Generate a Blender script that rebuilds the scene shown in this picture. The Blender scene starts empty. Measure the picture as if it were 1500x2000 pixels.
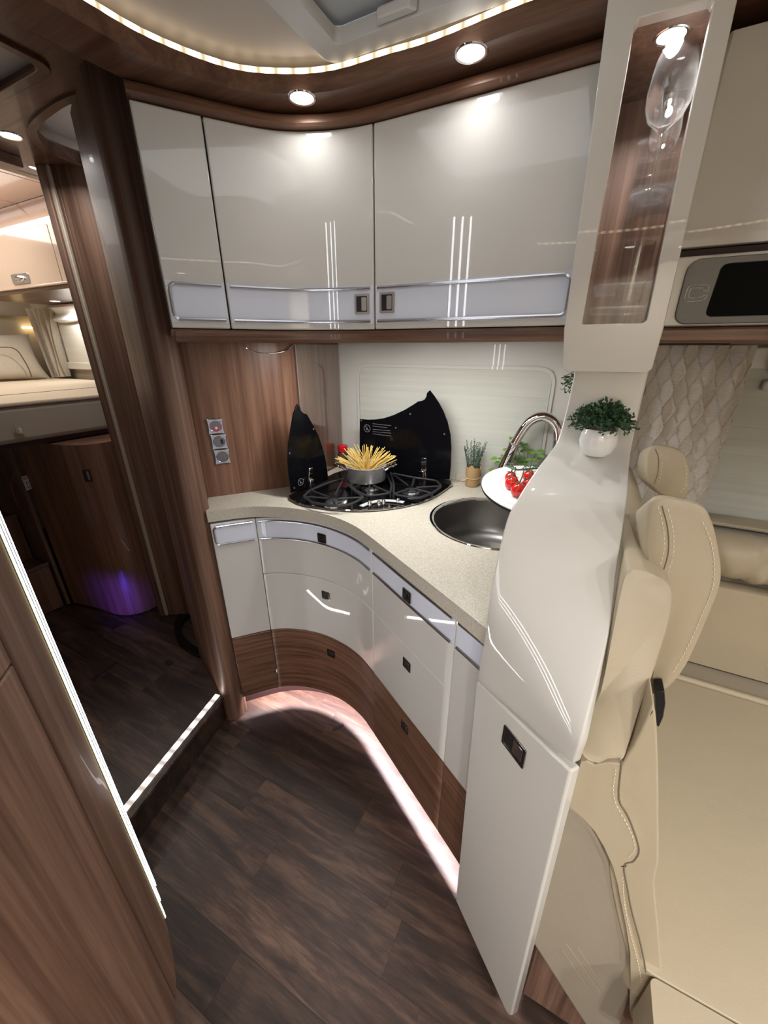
import bpy, bmesh, math, random
from math import sin, cos, pi, radians, hypot, sqrt, atan2
from mathutils import Vector, Matrix
from mathutils.geometry import tessellate_polygon
random.seed(7)
SC = bpy.context.scene
COL = SC.collection

# ---------------------------------------------------------------- camera (1500 x 2000 frame)
F, TH, YAW, H = 760.0, radians(23), radians(27), 1.42
cam_d = bpy.data.cameras.new('camera'); cam = bpy.data.objects.new('camera', cam_d); COL.objects.link(cam)
cam_d.sensor_fit = 'HORIZONTAL'; cam_d.sensor_width = 36; cam_d.lens = F / 1500 * 36; cam_d.clip_start = 0.02
cam.location = (0, 0, H); cam.rotation_euler = (pi / 2 - TH, 0, YAW)
SC.camera = cam
# ---------------------------------------------------------------- world, exposure
W = bpy.data.worlds.new('world'); SC.world = W; W.use_nodes = True
W.node_tree.nodes['Background'].inputs[0].default_value = (0.75, 0.78, 0.85, 1)
W.node_tree.nodes['Background'].inputs[1].default_value = 0.35
SC.view_settings.view_transform = 'Standard'; SC.view_settings.look = 'None'
SC.view_settings.exposure = 0.17; SC.view_settings.gamma = 1; SC.view_settings.use_curve_mapping = False
SC.cycles.max_bounces = 10; SC.cycles.transparent_max_bounces = 16; SC.cycles.glossy_bounces = 6
SC.cycles.transmission_bounces = 12; SC.cycles.sample_clamp_indirect = 6
SC.cycles.caustics_reflective = False; SC.cycles.caustics_refractive = False

def light(name, typ, loc, energy, color=(1, 1, 1), size=0.1, sy=None, rot=(0, 0, 0), spread=None, shape=None):
    l = bpy.data.lights.new(name, typ); l.energy = energy; l.color = color
    if typ == 'AREA':
        l.size = size; l.shape = shape or ('RECTANGLE' if sy else 'DISK')
        if sy: l.size_y = sy
        if spread: l.spread = spread
    elif typ == 'SPOT':
        l.shadow_soft_size = size; l.spot_size = spread or 1.5; l.spot_blend = 0.8
    else: l.shadow_soft_size = size
    o = bpy.data.objects.new(name, l); COL.objects.link(o); o.location = loc; o.rotation_euler = rot
    return o
# soft ambient fill added under the unlit roof hatch; bedroom ceiling panel, bathroom lamp, purple floor spot (the ceiling spots are built with their lamps)
light('hatch_fill_light', 'AREA', (-0.35, 0.50, 1.955), 0.8, (0.93, 0.96, 1), 0.45, 0.45, (0, 0, 0))
light('bedroom_ceiling_light', 'AREA', (-2.85, 0.75, 2.05), 10, (1, 0.93, 0.86), 1.0, 0.8, (0, 0, 0))
light('bath_light', 'POINT', (-1.35, 1.15, 1.8), 1.0, (1, 0.95, 0.9), 0.05)
light('purple_floor_spot', 'SPOT', (-1.76, 0.60, 0.22), 5.5, (0.13, 0.06, 1), 0.02, rot=(radians(92), 0, radians(38)), spread=1.0)

# ---------------------------------------------------------------- picture-to-room measuring helpers
def ray(px, py):
    u = (px - 750) / F; v = (1000 - py) / F
    x, y, z = u, cos(TH) + v * sin(TH), -sin(TH) + v * cos(TH)
    c, s = cos(YAW), sin(YAW)
    return (c * x - s * y, s * x + c * y, z)
def atz(px, py, z):
    D = ray(px, py); t = (z - H) / D[2]; return (D[0] * t, D[1] * t, z)
def aty(px, py, Y):
    D = ray(px, py); t = Y / D[1]; return (D[0] * t, Y, H + D[2] * t)
def atx(px, py, X):
    D = ray(px, py); t = X / D[0]; return (X, D[1] * t, H + D[2] * t)
def atl(px, py, P, Q):
    D = ray(px, py); n = (Q[1] - P[1], -(Q[0] - P[0]))
    t = (n[0] * P[0] + n[1] * P[1]) / (n[0] * D[0] + n[1] * D[1]); return (D[0] * t, D[1] * t, H + D[2] * t)

# ---------------------------------------------------------------- materials
M = {}
def base(name, col, rough=0.5, metal=0.0, coat=0.0, spec=0.5, trans=0.0, ior=1.45, emit=None, es=0, sheen=0):
    m = bpy.data.materials.new(name); m.use_nodes = True; b = m.node_tree.nodes['Principled BSDF']
    b.inputs['Base Color'].default_value = (*col, 1); b.inputs['Roughness'].default_value = rough
    b.inputs['Metallic'].default_value = metal; b.inputs['Coat Weight'].default_value = coat
    b.inputs['Coat Roughness'].default_value = 0.008
    b.inputs['Specular IOR Level'].default_value = spec; b.inputs['Transmission Weight'].default_value = trans
    b.inputs['IOR'].default_value = ior; b.inputs['Sheen Weight'].default_value = sheen
    if emit: b.inputs['Emission Color'].default_value = (*emit, 1); b.inputs['Emission Strength'].default_value = es
    M[name] = m; return m
def N(m, t, **k):
    n = m.node_tree.nodes.new(t)
    for a, v in k.items():
        if a in n.inputs: n.inputs[a].default_value = v
        else: setattr(n, a, v)
    return n
def LK(m, a, b): m.node_tree.links.new(a, b)
def ramp(m, stops):
    r = N(m, 'ShaderNodeValToRGB'); e = r.color_ramp.elements
    while len(e) < len(stops): e.new(0.5)
    for q, (p, c) in zip(e, stops): q.position = p; q.color = (*c, 1)
    return r
def mapping(m, scale, kind='Object', rot=(0, 0, 0)):
    tc = N(m, 'ShaderNodeTexCoord'); mp = N(m, 'ShaderNodeMapping')
    mp.inputs['Scale'].default_value = scale; mp.inputs['Rotation'].default_value = rot
    LK(m, tc.outputs[kind], mp.inputs[0]); return mp
def wood(name, dark, mid, light_, scale, rough=0.32, coat=0.15, fine=1.0, bump=0.04, rnd=0.0, rot=(0, 0, 0)):
    m = base(name, mid, rough, coat=coat); b = m.node_tree.nodes['Principled BSDF']
    mp = mapping(m, scale, rot=rot)
    if rnd:
        oi = N(m, 'ShaderNodeObjectInfo'); cx = N(m, 'ShaderNodeVectorMath', operation='ADD'); ml = N(m, 'ShaderNodeVectorMath', operation='SCALE')
        ml.inputs[3].default_value = 37.0
        cb = N(m, 'ShaderNodeCombineXYZ'); LK(m, oi.outputs['Random'], cb.inputs[0]); LK(m, oi.outputs['Random'], cb.inputs[1]); LK(m, cb.outputs[0], ml.inputs[0])
        LK(m, mp.outputs[0], cx.inputs[0]); LK(m, ml.outputs[0], cx.inputs[1]); vec = cx.outputs[0]
    else: vec = mp.outputs[0]
    n1 = N(m, 'ShaderNodeTexNoise', Scale=1.0, Detail=6.0, Roughness=0.6, Distortion=0.6); LK(m, vec, n1.inputs[0])
    n2 = N(m, 'ShaderNodeTexNoise', Scale=5.5, Detail=3.0, Roughness=0.7); LK(m, vec, n2.inputs[0])
    mx = N(m, 'ShaderNodeMath', operation='MULTIPLY_ADD'); mx.inputs[1].default_value = 0.38 * fine
    LK(m, n2.outputs[0], mx.inputs[0]); LK(m, n1.outputs[0], mx.inputs[2])
    r = ramp(m, [(0.50, dark), (0.68, mid), (0.88, light_)]); LK(m, mx.outputs[0], r.inputs[0])
    out = r.outputs[0]
    if rnd:
        hs = N(m, 'ShaderNodeHueSaturation'); mr = N(m, 'ShaderNodeMapRange'); mr.inputs[3].default_value = 1 - rnd; mr.inputs[4].default_value = 1 + rnd
        LK(m, oi.outputs['Random'], mr.inputs[0]); LK(m, mr.outputs[0], hs.inputs['Value']); LK(m, out, hs.inputs['Color']); out = hs.outputs[0]
    LK(m, out, b.inputs['Base Color'])
    bp = N(m, 'ShaderNodeBump', Strength=bump, Distance=0.002); LK(m, mx.outputs[0], bp.inputs['Height']); LK(m, bp.outputs[0], b.inputs['Normal'])
    return m
wd, wm, wl = (0.070, 0.035, 0.022), (0.138, 0.074, 0.048), (0.225, 0.132, 0.090)
wood('wood_vertical', wd, wm, wl, (40, 40, 0.8), rough=0.5, coat=0.03, bump=0.08)
wood('wood_horizontal', (0.07, 0.032, 0.019), (0.14, 0.068, 0.040), (0.22, 0.12, 0.075), (1.8, 1.8, 55), rough=0.4, coat=0.08)
wood('wood_ceiling', (0.075, 0.035, 0.021), (0.12, 0.06, 0.038), (0.175, 0.095, 0.062), (2.0, 34, 34), rough=0.28)
wood('wood_panel_red', (0.10, 0.045, 0.026), (0.17, 0.082, 0.05), (0.24, 0.13, 0.083), (34, 34, 1.0), rough=0.4, coat=0.08)
wood('floor_plank', (0.017, 0.0095, 0.0075), (0.040, 0.022, 0.016), (0.092, 0.054, 0.036), (3.2, 26, 10), rough=0.42, coat=0.0, bump=0.25, rnd=0.42)
base('cream_gloss', (0.60, 0.59, 0.56), 0.4, coat=1.0, spec=0.25)
base('column_gloss', (0.62, 0.605, 0.565), 0.4, coat=1.0, spec=0.25)
base('blue_white_gloss', (0.70, 0.745, 0.86), 0.4, coat=1.0, spec=0.25)
base('aluminium', (0.62, 0.63, 0.66), 0.25, metal=1.0)
base('brushed_steel', (0.34, 0.33, 0.315), 0.32, metal=1.0)
base('chrome', (0.8, 0.8, 0.82), 0.06, metal=1.0)
base('dark_chrome', (0.32, 0.30, 0.30), 0.12, metal=1.0)
base('grey_metal_paint', (0.12, 0.12, 0.118), 0.4, metal=0.3)
base('black_gloss', (0.004, 0.004, 0.005), 0.06, coat=0.3)
base('black_glass', (0.003, 0.003, 0.004), 0.12, spec=0.25)
base('black_satin', (0.012, 0.012, 0.013), 0.38)
base('cast_iron', (0.02, 0.02, 0.022), 0.5)
base('print_grey', (0.16, 0.16, 0.17), 0.5)
base('gap_dark', (0.03, 0.012, 0.012), 0.6)
base('steel_pot', (0.75, 0.75, 0.76), 0.2, metal=0.7)
base('pale_metal', (0.62, 0.62, 0.62), 0.3, metal=0.25)
base('case_wood_tint', (0.2, 0.1, 0.06), 0.5)
base('ceiling_beige', (0.50, 0.455, 0.42), 0.65)
base('hatch_frame', (0.55, 0.55, 0.54), 0.4)
base('hatch_cover', (0.45, 0.49, 0.52), 0.5)
base('white_plastic', (0.75, 0.75, 0.73), 0.3, coat=0.4)
base('wall_cream', (0.62, 0.62, 0.59), 0.25, coat=0.5)
base('wall_beige', (0.50, 0.43, 0.33), 0.6)
base('led_warm', (0.04, 0.04, 0.04), emit=(1, 0.72, 0.36), es=5)
base('led_white', (0.04, 0.04, 0.04), emit=(1, 0.90, 0.90), es=4)
base('led_strip_white', (0.04, 0.04, 0.04), emit=(0.95, 0.96, 1.0), es=13)
base('led_strip_warm', (0.04, 0.04, 0.04), emit=(1, 0.93, 0.5), es=2.5)
base('lamp_face', (0.04, 0.04, 0.04), emit=(1, 0.96, 0.93), es=8)
base('plinth_glow', (0.04, 0.04, 0.04), emit=(1, 0.82, 0.86), es=9)
base('satin_nickel', (0.36, 0.33, 0.31), 0.35, metal=0.4)
base('lining_strip', (0.04, 0.04, 0.04), emit=(1, 0.95, 0.88), es=4)
base('red_led', (1, 0.1, 0.1), emit=(1, 0.05, 0.08), es=3)
base('glass', (1, 1, 1), 0.0, trans=1.0, ior=1.45)
base('acrylic', (1, 1, 1), 0.02, trans=1.0, ior=1.3)
base('tomato_red', (0.55, 0.015, 0.012), 0.15, coat=0.6)
base('vine_green', (0.06, 0.10, 0.05), 0.5)
base('leaf_dark', (0.035, 0.085, 0.035), 0.5)
base('leaf_grey', (0.09, 0.14, 0.10), 0.55)
base('leaf_bright', (0.14, 0.30, 0.05), 0.4)
base('pasta', (0.72, 0.50, 0.14), 0.45)
base('kraft', (0.42, 0.27, 0.13), 0.8)
base('string', (0.6, 0.5, 0.36), 0.8)
base('red_plastic', (0.55, 0.01, 0.02), 0.3)
base('spice', (0.06, 0.03, 0.02), 0.6)
base('porcelain', (0.8, 0.8, 0.79), 0.12, coat=0.6)
base('stitch', (0.80, 0.72, 0.55), 0.7)
base('seam_dark', (0.16, 0.13, 0.09), 0.8)
base('screen_black', (0.002, 0.002, 0.002), 0.6, spec=0.1)
base('voile', (0.85, 0.84, 0.80), 0.9)
base('piping', (0.13, 0.09, 0.07), 0.8)
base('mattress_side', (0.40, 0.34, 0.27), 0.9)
base('bed_lacquer', (0.62, 0.48, 0.38), 0.12, coat=0.7)
base('paper_white', (0.7, 0.68, 0.66), 0.7)
# glass splash panel: clear with a sheet's reflection
m = base('splash_glass', (0.95, 0.97, 0.96), 0.02, trans=1.0, ior=1.45)
# case glass (thin)
m = bpy.data.materials.new('thin_glass'); m.use_nodes = True; M['thin_glass'] = m; nt = m.node_tree; nt.nodes.clear()
o_ = N(m, 'ShaderNodeOutputMaterial'); t_ = N(m, 'ShaderNodeBsdfTransparent'); g_ = N(m, 'ShaderNodeBsdfGlossy', Roughness=0.01); x_ = N(m, 'ShaderNodeMixShader'); f_ = N(m, 'ShaderNodeLayerWeight', Blend=0.5); w1_ = N(m, 'ShaderNodeMath', operation='POWER'); w1_.inputs[1].default_value = 4.0; w2_ = N(m, 'ShaderNodeMath', operation='MULTIPLY_ADD'); w2_.inputs[1].default_value = 0.7; w2_.inputs[2].default_value = 0.03
LK(m, f_.outputs['Facing'], w1_.inputs[0]); LK(m, w1_.outputs[0], w2_.inputs[0]); LK(m, w2_.outputs[0], x_.inputs[0]); LK(m, t_.outputs[0], x_.inputs[1]); LK(m, g_.outputs[0], x_.inputs[2]); LK(m, x_.outputs[0], o_.inputs[0])
def ware(name, f0, k, p):
    m = bpy.data.materials.new(name); m.use_nodes = True; M[name] = m; m.node_tree.nodes.clear()
    o_ = N(m, 'ShaderNodeOutputMaterial'); t_ = N(m, 'ShaderNodeBsdfTransparent'); g_ = N(m, 'ShaderNodeBsdfGlossy', Roughness=0.03); x_ = N(m, 'ShaderNodeMixShader'); l_ = N(m, 'ShaderNodeLayerWeight', Blend=0.5); a = N(m, 'ShaderNodeMath', operation='POWER'); a.inputs[1].default_value = p; c = N(m, 'ShaderNodeMath', operation='MULTIPLY_ADD'); c.inputs[1].default_value = k; c.inputs[2].default_value = f0
    d_ = N(m, 'ShaderNodeBsdfTranslucent'); d2 = N(m, 'ShaderNodeMixShader'); d2.inputs[0].default_value = 0.04; d_.inputs[0].default_value = (1, 1, 1, 1)
    LK(m, l_.outputs['Facing'], a.inputs[0]); LK(m, a.outputs[0], c.inputs[0]); LK(m, c.outputs[0], x_.inputs[0]); LK(m, g_.outputs[0], d2.inputs[1]); LK(m, d_.outputs[0], d2.inputs[2]); LK(m, t_.outputs[0], x_.inputs[1]); LK(m, d2.outputs[0], x_.inputs[2]); LK(m, x_.outputs[0], o_.inputs[0])
ware('splash', 0.10, 0.6, 3.0); ware('glassware', 0.08, 0.7, 3.0); ware('acrylic_clear', 0.08, 0.35, 2.5)
# countertop
m = base('worktop', (0.46, 0.42, 0.35), 0.38); b = m.node_tree.nodes['Principled BSDF']; mp = mapping(m, (1, 1, 1))
n1 = N(m, 'ShaderNodeTexNoise', Scale=420.0, Detail=2.0); n2 = N(m, 'ShaderNodeTexVoronoi', Scale=130.0); LK(m, mp.outputs[0], n1.inputs[0]); LK(m, mp.outputs[0], n2.inputs[0])
r1 = ramp(m, [(0.35, (0.40, 0.365, 0.30)), (0.5, (0.49, 0.455, 0.38)), (0.65, (0.58, 0.55, 0.47))]); LK(m, n1.outputs[0], r1.inputs[0])
r2 = ramp(m, [(0.10, (1, 1, 1)), (0.16, (0, 0, 0))]); LK(m, n2.outputs[0], r2.inputs[0])
mm = N(m, 'ShaderNodeMixRGB'); mm.inputs[2].default_value = (0.60, 0.50, 0.40, 1); LK(m, r2.outputs[0], mm.inputs[0]); LK(m, r1.outputs[0], mm.inputs[1]); LK(m, mm.outputs[0], b.inputs['Base Color'])
# leather
def leather(name, col):
    m = base(name, col, 0.42, spec=0.4); b = m.node_tree.nodes['Principled BSDF']; mp = mapping(m, (1, 1, 1))
    v = N(m, 'ShaderNodeTexVoronoi', Scale=330.0); n = N(m, 'ShaderNodeTexNoise', Scale=5.0, Detail=3.0); LK(m, mp.outputs[0], v.inputs[0]); LK(m, mp.outputs[0], n.inputs[0])
    bp = N(m, 'ShaderNodeBump', Strength=0.12, Distance=0.001); LK(m, v.outputs[0], bp.inputs['Height'])
    bp2 = N(m, 'ShaderNodeBump', Strength=0.25, Distance=0.02); LK(m, n.outputs[0], bp2.inputs['Height']); LK(m, bp.outputs[0], bp2.inputs['Normal']); LK(m, bp2.outputs[0], b.inputs['Normal'])
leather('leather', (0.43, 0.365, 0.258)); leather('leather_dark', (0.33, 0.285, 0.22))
# woven fabrics
def fabric(name, c1, c2, scale, bump=0.3, rough=0.9):
    m = base(name, c1, rough); b = m.node_tree.nodes['Principled BSDF']; mp = mapping(m, scale)
    n = N(m, 'ShaderNodeTexNoise', Scale=1.0, Detail=4.0); LK(m, mp.outputs[0], n.inputs[0]); r = ramp(m, [(0.3, c1), (0.7, c2)]); LK(m, n.outputs[0], r.inputs[0]); LK(m, r.outputs[0], b.inputs['Base Color'])
    bp = N(m, 'ShaderNodeBump', Strength=bump, Distance=0.002); LK(m, n.outputs[0], bp.inputs['Height']); LK(m, bp.outputs[0], b.inputs['Normal'])
fabric('curtain_fabric', (0.46, 0.42, 0.37), (0.58, 0.54, 0.48), (60, 60, 500))
fabric('bed_curtain', (0.42, 0.36, 0.28), (0.50, 0.44, 0.36), (150, 150, 30))
fabric('blind', (0.52, 0.53, 0.48), (0.58, 0.59, 0.54), (2, 2, 70), 0.15)
fabric('blind_bed', (0.55, 0.52, 0.43), (0.60, 0.57, 0.48), (2, 2, 70), 0.1)
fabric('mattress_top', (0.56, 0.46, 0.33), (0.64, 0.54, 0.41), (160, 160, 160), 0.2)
fabric('cushion_fabric', (0.40, 0.35, 0.25), (0.47, 0.41, 0.30), (200, 200, 200), 0.2)
fabric('cushion_fabric_light', (0.46, 0.40, 0.31), (0.53, 0.46, 0.36), (200, 200, 200), 0.2)
# stripe with visible diodes along its length
def diode(name, axis, freq, c, s0, s1):
    m = base(name, (0.04, 0.04, 0.04), emit=c, es=s0); b = m.node_tree.nodes['Principled BSDF']; tc = N(m, 'ShaderNodeTexCoord'); sx = N(m, 'ShaderNodeSeparateXYZ'); LK(m, tc.outputs['UV'], sx.inputs[0])
    a = N(m, 'ShaderNodeMath', operation='MULTIPLY'); a.inputs[1].default_value = freq; LK(m, sx.outputs[0], a.inputs[0])
    s = N(m, 'ShaderNodeMath', operation='SINE'); LK(m, a.outputs[0], s.inputs[0])
    r = N(m, 'ShaderNodeMapRange'); r.inputs[1].default_value = -1; r.inputs[3].default_value = s0; r.inputs[4].default_value = s1
    LK(m, s.outputs[0], r.inputs[0]); LK(m, r.outputs[0], b.inputs['Emission Strength'])
diode('cove_led', 0, 2 * pi / 0.035, (1, 0.80, 0.52), 0.7, 4.5)
diode('step_led', 0, 2 * pi / 0.043, (1, 0.88, 0.80), 0.55, 1.7)

# ---------------------------------------------------------------- geometry helpers
class MB:
    def __init__(s): s.v = []; s.f = []; s.uv = None
    def add(s, vs, fs):
        o = len(s.v); s.v += [tuple(v) for v in vs]; s.f += [tuple(i + o for i in f) for f in fs]; return s
    def box(s, c, d, rz=0):
        hx, hy, hz = d[0] / 2, d[1] / 2, d[2] / 2; co, si = cos(rz), sin(rz); vs = []
        for z in (-hz, hz):
            for x, y in ((-hx, -hy), (hx, -hy), (hx, hy), (-hx, hy)): vs.append((c[0] + co * x - si * y, c[1] + si * x + co * y, c[2] + z))
        return s.add(vs, [(3, 2, 1, 0), (4, 5, 6, 7), (0, 1, 5, 4), (1, 2, 6, 5), (2, 3, 7, 6), (3, 0, 4, 7)])
    def prism(s, poly, z0, z1, holes=()):
        loops = [list(poly)] + [list(h) for h in holes]; pts = [p for l in loops for p in l]; n = len(pts)
        tri = tessellate_polygon([[Vector((p[0], p[1], 0)) for p in l] for l in loops])
        vs = [(p[0], p[1], z0) for p in pts] + [(p[0], p[1], z1) for p in pts]
        fs = []
        for t in tri:
            a, b_, c = t; ar = (pts[b_][0] - pts[a][0]) * (pts[c][1] - pts[a][1]) - (pts[b_][1] - pts[a][1]) * (pts[c][0] - pts[a][0])
            if ar < 0: t = (a, c, b_)
            fs.append(tuple(reversed(t))); fs.append(tuple(i + n for i in t))
        o = 0
        for li, l in enumerate(loops):
            k = len(l); A = sum(l[i][0] * l[(i + 1) % k][1] - l[(i + 1) % k][0] * l[i][1] for i in range(k))
            ccw = (A > 0) == (li == 0)
            for i in range(k):
                j = (i + 1) % k; q = (o + i, o + j, o + j + n, o + i + n); fs.append(q if ccw else tuple(reversed(q)))
            o += k
        return s.add(vs, fs)
    def prism_t(s, poly, a0, a1, fn, holes=()):
        t = MB(); t.prism(poly, a0, a1, holes); return s.add([fn(*v) for v in t.v], t.f)
    def tube(s, pts, r, n=8, cap=True, closed=False, sq=None):
        pts = [Vector(p) for p in pts]; k = len(pts); rs = r if isinstance(r, (list, tuple)) else [r] * k
        up = None; rings = []
        for i, p in enumerate(pts):
            if closed: t = (pts[(i + 1) % k] - pts[i - 1]).normalized()
            else: t = (pts[min(i + 1, k - 1)] - pts[max(i - 1, 0)]).normalized()
            if up is None: up = Vector((0, 0, 1)) if abs(t.z) < 0.9 else Vector((1, 0, 0))
            up = (up - t * up.dot(t))
            if up.length < 1e-6: up = Vector((1, 0, 0))
            up.normalize(); sd = t.cross(up)
            if sq:
                w, h = sq; rings.append([p + sd * (a * w) + up * (b * h) for a, b in ((-.5, -.5), (.5, -.5), (.5, .5), (-.5, .5))])
            else: rings.append([p + (sd * cos(2 * pi * j / n) + up * sin(2 * pi * j / n)) * rs[i] for j in range(n)])
        return s.loft(rings, True, cap and not closed, wrap=closed)
    def loft(s, rings, closed=True, cap=True, wrap=False):
        n = len(rings[0]); vs = [v for r in rings for v in r]; fs = []; k = len(rings)
        for i in range(k if wrap else k - 1):
            for j in range(n if closed else n - 1):
                a = i * n + j; b_ = i * n + (j + 1) % n; c = ((i + 1) % k) * n + (j + 1) % n; d_ = ((i + 1) % k) * n + j
                fs.append((a, b_, c, d_))
        if cap and closed: fs.append(tuple(reversed(range(n)))); fs.append(tuple(range((k - 1) * n, k * n)))
        return s.add(vs, fs)
    def lathe(s, prof, c=(0, 0, 0), n=32, tilt=None, cap=False):
        rings = [[Vector((r * cos(2 * pi * j / n), r * sin(2 * pi * j / n), z)) for j in range(n)] for r, z in prof]
        if tilt is not None: rings = [[tilt @ v for v in rg] for rg in rings]
        rings = [[v + Vector(c) for v in rg] for rg in rings]
        return s.loft(rings, True, cap)
    def ribbon(s, path, z0, z1, th=0.018):
        """vertical panel following a plan path; th goes to the left of the walking direction (negative: right)"""
        n = len(path); off = offset(path, th); rings = []
        for p, q in zip(path, off): rings.append([(p[0], p[1], z0), (p[0], p[1], z1), (q[0], q[1], z1), (q[0], q[1], z0)])
        return s.loft(rings, True, True)
    def ball(s, c, r, n=10, m_=7, sc=(1, 1, 1), rot=None):
        prof = [(max(1e-4, sin(pi * i / m_)), -cos(pi * i / m_)) for i in range(m_ + 1)]
        rings = []
        for a, z in prof:
            rg = [Vector((a * cos(2 * pi * j / n) * r * sc[0], a * sin(2 * pi * j / n) * r * sc[1], z * r * sc[2])) for j in range(n)]
            if rot is not None: rg = [rot @ v for v in rg]
            rings.append([v + Vector(c) for v in rg])
        return s.loft(rings, True, True)
def offset(path, d):
    out = []; n = len(path)
    for i, p in enumerate(path):
        a = path[max(i - 1, 0)]; b_ = path[min(i + 1, n - 1)]; tx, ty = b_[0] - a[0], b_[1] - a[1]; l = hypot(tx, ty) or 1
        out.append((p[0] - ty / l * d, p[1] + tx / l * d))
    return out
def cr(pts, k=6, closed=False):
    P = [Vector(p) for p in pts]; n = len(P); out = []
    for i in range(n if closed else n - 1):
        p0 = P[(i - 1) % n] if closed or i > 0 else P[0] * 2 - P[1]; p1 = P[i]; p2 = P[(i + 1) % n]
        p3 = P[(i + 2) % n] if closed or i < n - 2 else P[-1] * 2 - P[-2]
        for j in range(k):
            t = j / k; out.append(tuple(0.5 * ((2 * p1) + (p2 - p0) * t + (2 * p0 - 5 * p1 + 4 * p2 - p3) * t * t + (3 * p1 - p0 - 3 * p2 + p3) * t ** 3)))
    if not closed: out.append(tuple(P[-1]))
    return out
def plen(path):
    L = [0]
    for a, b_ in zip(path, path[1:]): L.append(L[-1] + hypot(b_[0] - a[0], b_[1] - a[1]))
    return L
def cut(path, s0, s1):
    L = plen(path); out = [at(path, s0)[0]]
    out += [p for p, l in zip(path, L) if s0 + 1e-4 < l < s1 - 1e-4]; out.append(at(path, s1)[0]); return out
def at(path, s_):
    L = plen(path)
    for i in range(len(path) - 1):
        if s_ <= L[i + 1] or i == len(path) - 2:
            t = (s_ - L[i]) / (L[i + 1] - L[i]); a, b_ = path[i], path[i + 1]; l = L[i + 1] - L[i]
            return (a[0] + (b_[0] - a[0]) * t, a[1] + (b_[1] - a[1]) * t), ((b_[0] - a[0]) / l, (b_[1] - a[1]) / l)
def onpath(path, px, py):
    """where the sight line of a picture point meets the vertical surface over a plan path: (arc length, z)"""
    D = ray(px, py); L = plen(path); best = None
    for i in range(len(path) - 1):
        a, b_ = path[i], path[i + 1]; ex, ey = b_[0] - a[0], b_[1] - a[1]; den = D[0] * ey - D[1] * ex
        if abs(den) < 1e-9: continue
        t = (a[0] * ey - a[1] * ex) / den; u = (a[0] * D[1] - a[1] * D[0]) / den
        if t > 0 and -0.001 <= u <= 1.001 and (best is None or t < best[0]): best = (t, L[i] + u * (L[i + 1] - L[i]), H + D[2] * t)
    return best[1], best[2]
def circ(c, r, n=32, a0=0, a1=2 * pi): return [(c[0] + r * cos(a0 + (a1 - a0) * i / n), c[1] + r * sin(a0 + (a1 - a0) * i / n)) for i in range(n)]
def rrect(x0, y0, x1, y1, r, k=5):
    o = []
    for cx, cy, a in ((x1 - r, y1 - r, 0), (x0 + r, y1 - r, pi / 2), (x0 + r, y0 + r, pi), (x1 - r, y0 + r, 3 * pi / 2)):
        o += [(cx + r * cos(a + pi / 2 * i / k), cy + r * sin(a + pi / 2 * i / k)) for i in range(k + 1)]
    return o

def thing(name, label, cat, loc=(0, 0, 0), group=None):
    o = bpy.data.objects.new(name, None); o.empty_display_size = 0.05; COL.objects.link(o); o.location = loc
    return tag(o, label, cat, group)
def tag(o, label, cat, group=None):
    o['label'] = label; o['category'] = cat
    if group: o['group'] = group
    return o
def wloc(o):
    v = Vector((0, 0, 0))
    while o: v = v + o.location; o = o.parent
    return v
def obj(name, mb, mat, parent=None, bevel=0, seg=2, smooth=True, sub=0, label=None, org=None, ang=35, fixn=True):
    """link a mesh whose vertices are given in room coordinates"""
    me = bpy.data.meshes.new(name); pw = wloc(parent) if parent else Vector((0, 0, 0)); og = Vector(org) if org else pw
    me.from_pydata([tuple(Vector(v) - og) for v in mb.v], [], mb.f); me.validate()
    if fixn:
        bm = bmesh.new(); bm.from_mesh(me); bmesh.ops.recalc_face_normals(bm, faces=bm.faces); bm.to_mesh(me); bm.free()
    if mb.uv:
        ul = me.uv_layers.new(name='u')
        for l in me.loops: ul.data[l.index].uv = mb.uv[l.vertex_index]
    for mt in (mat if isinstance(mat, (list, tuple)) else [mat]): me.materials.append(M[mt])
    o = bpy.data.objects.new(name, me); COL.objects.link(o); o.location = og - pw
    if parent: o.parent = parent
    if smooth:
        for p in me.polygons: p.use_smooth = True
        me.set_sharp_from_angle(angle=radians(ang))
    if bevel:
        b_ = o.modifiers.new('bevel', 'BEVEL'); b_.width = bevel; b_.segments = seg; b_.limit_method = 'ANGLE'; b_.angle_limit = radians(40); b_.harden_normals = False
    if sub: s_ = o.modifiers.new('sub', 'SUBSURF'); s_.levels = sub; s_.render_levels = sub
    if label: o['label'] = label
    return o
def struct(name, mb, mat, parent=None, **k):
    o = obj(name, mb, mat, parent, **k); o['kind'] = 'structure'; return o
def ledtube(path3, w, h, mat_name):
    """flat strip along a 3-D polyline with its length in UV"""
    mb = MB(); mb.tube(path3, 0.01, sq=(w, h)); L = [0]
    for a, b_ in zip(path3, path3[1:]): L.append(L[-1] + (Vector(b_) - Vector(a)).length)
    mb.uv = [(L[i // 4], 0) for i in range(len(mb.v))]; return mb

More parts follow.
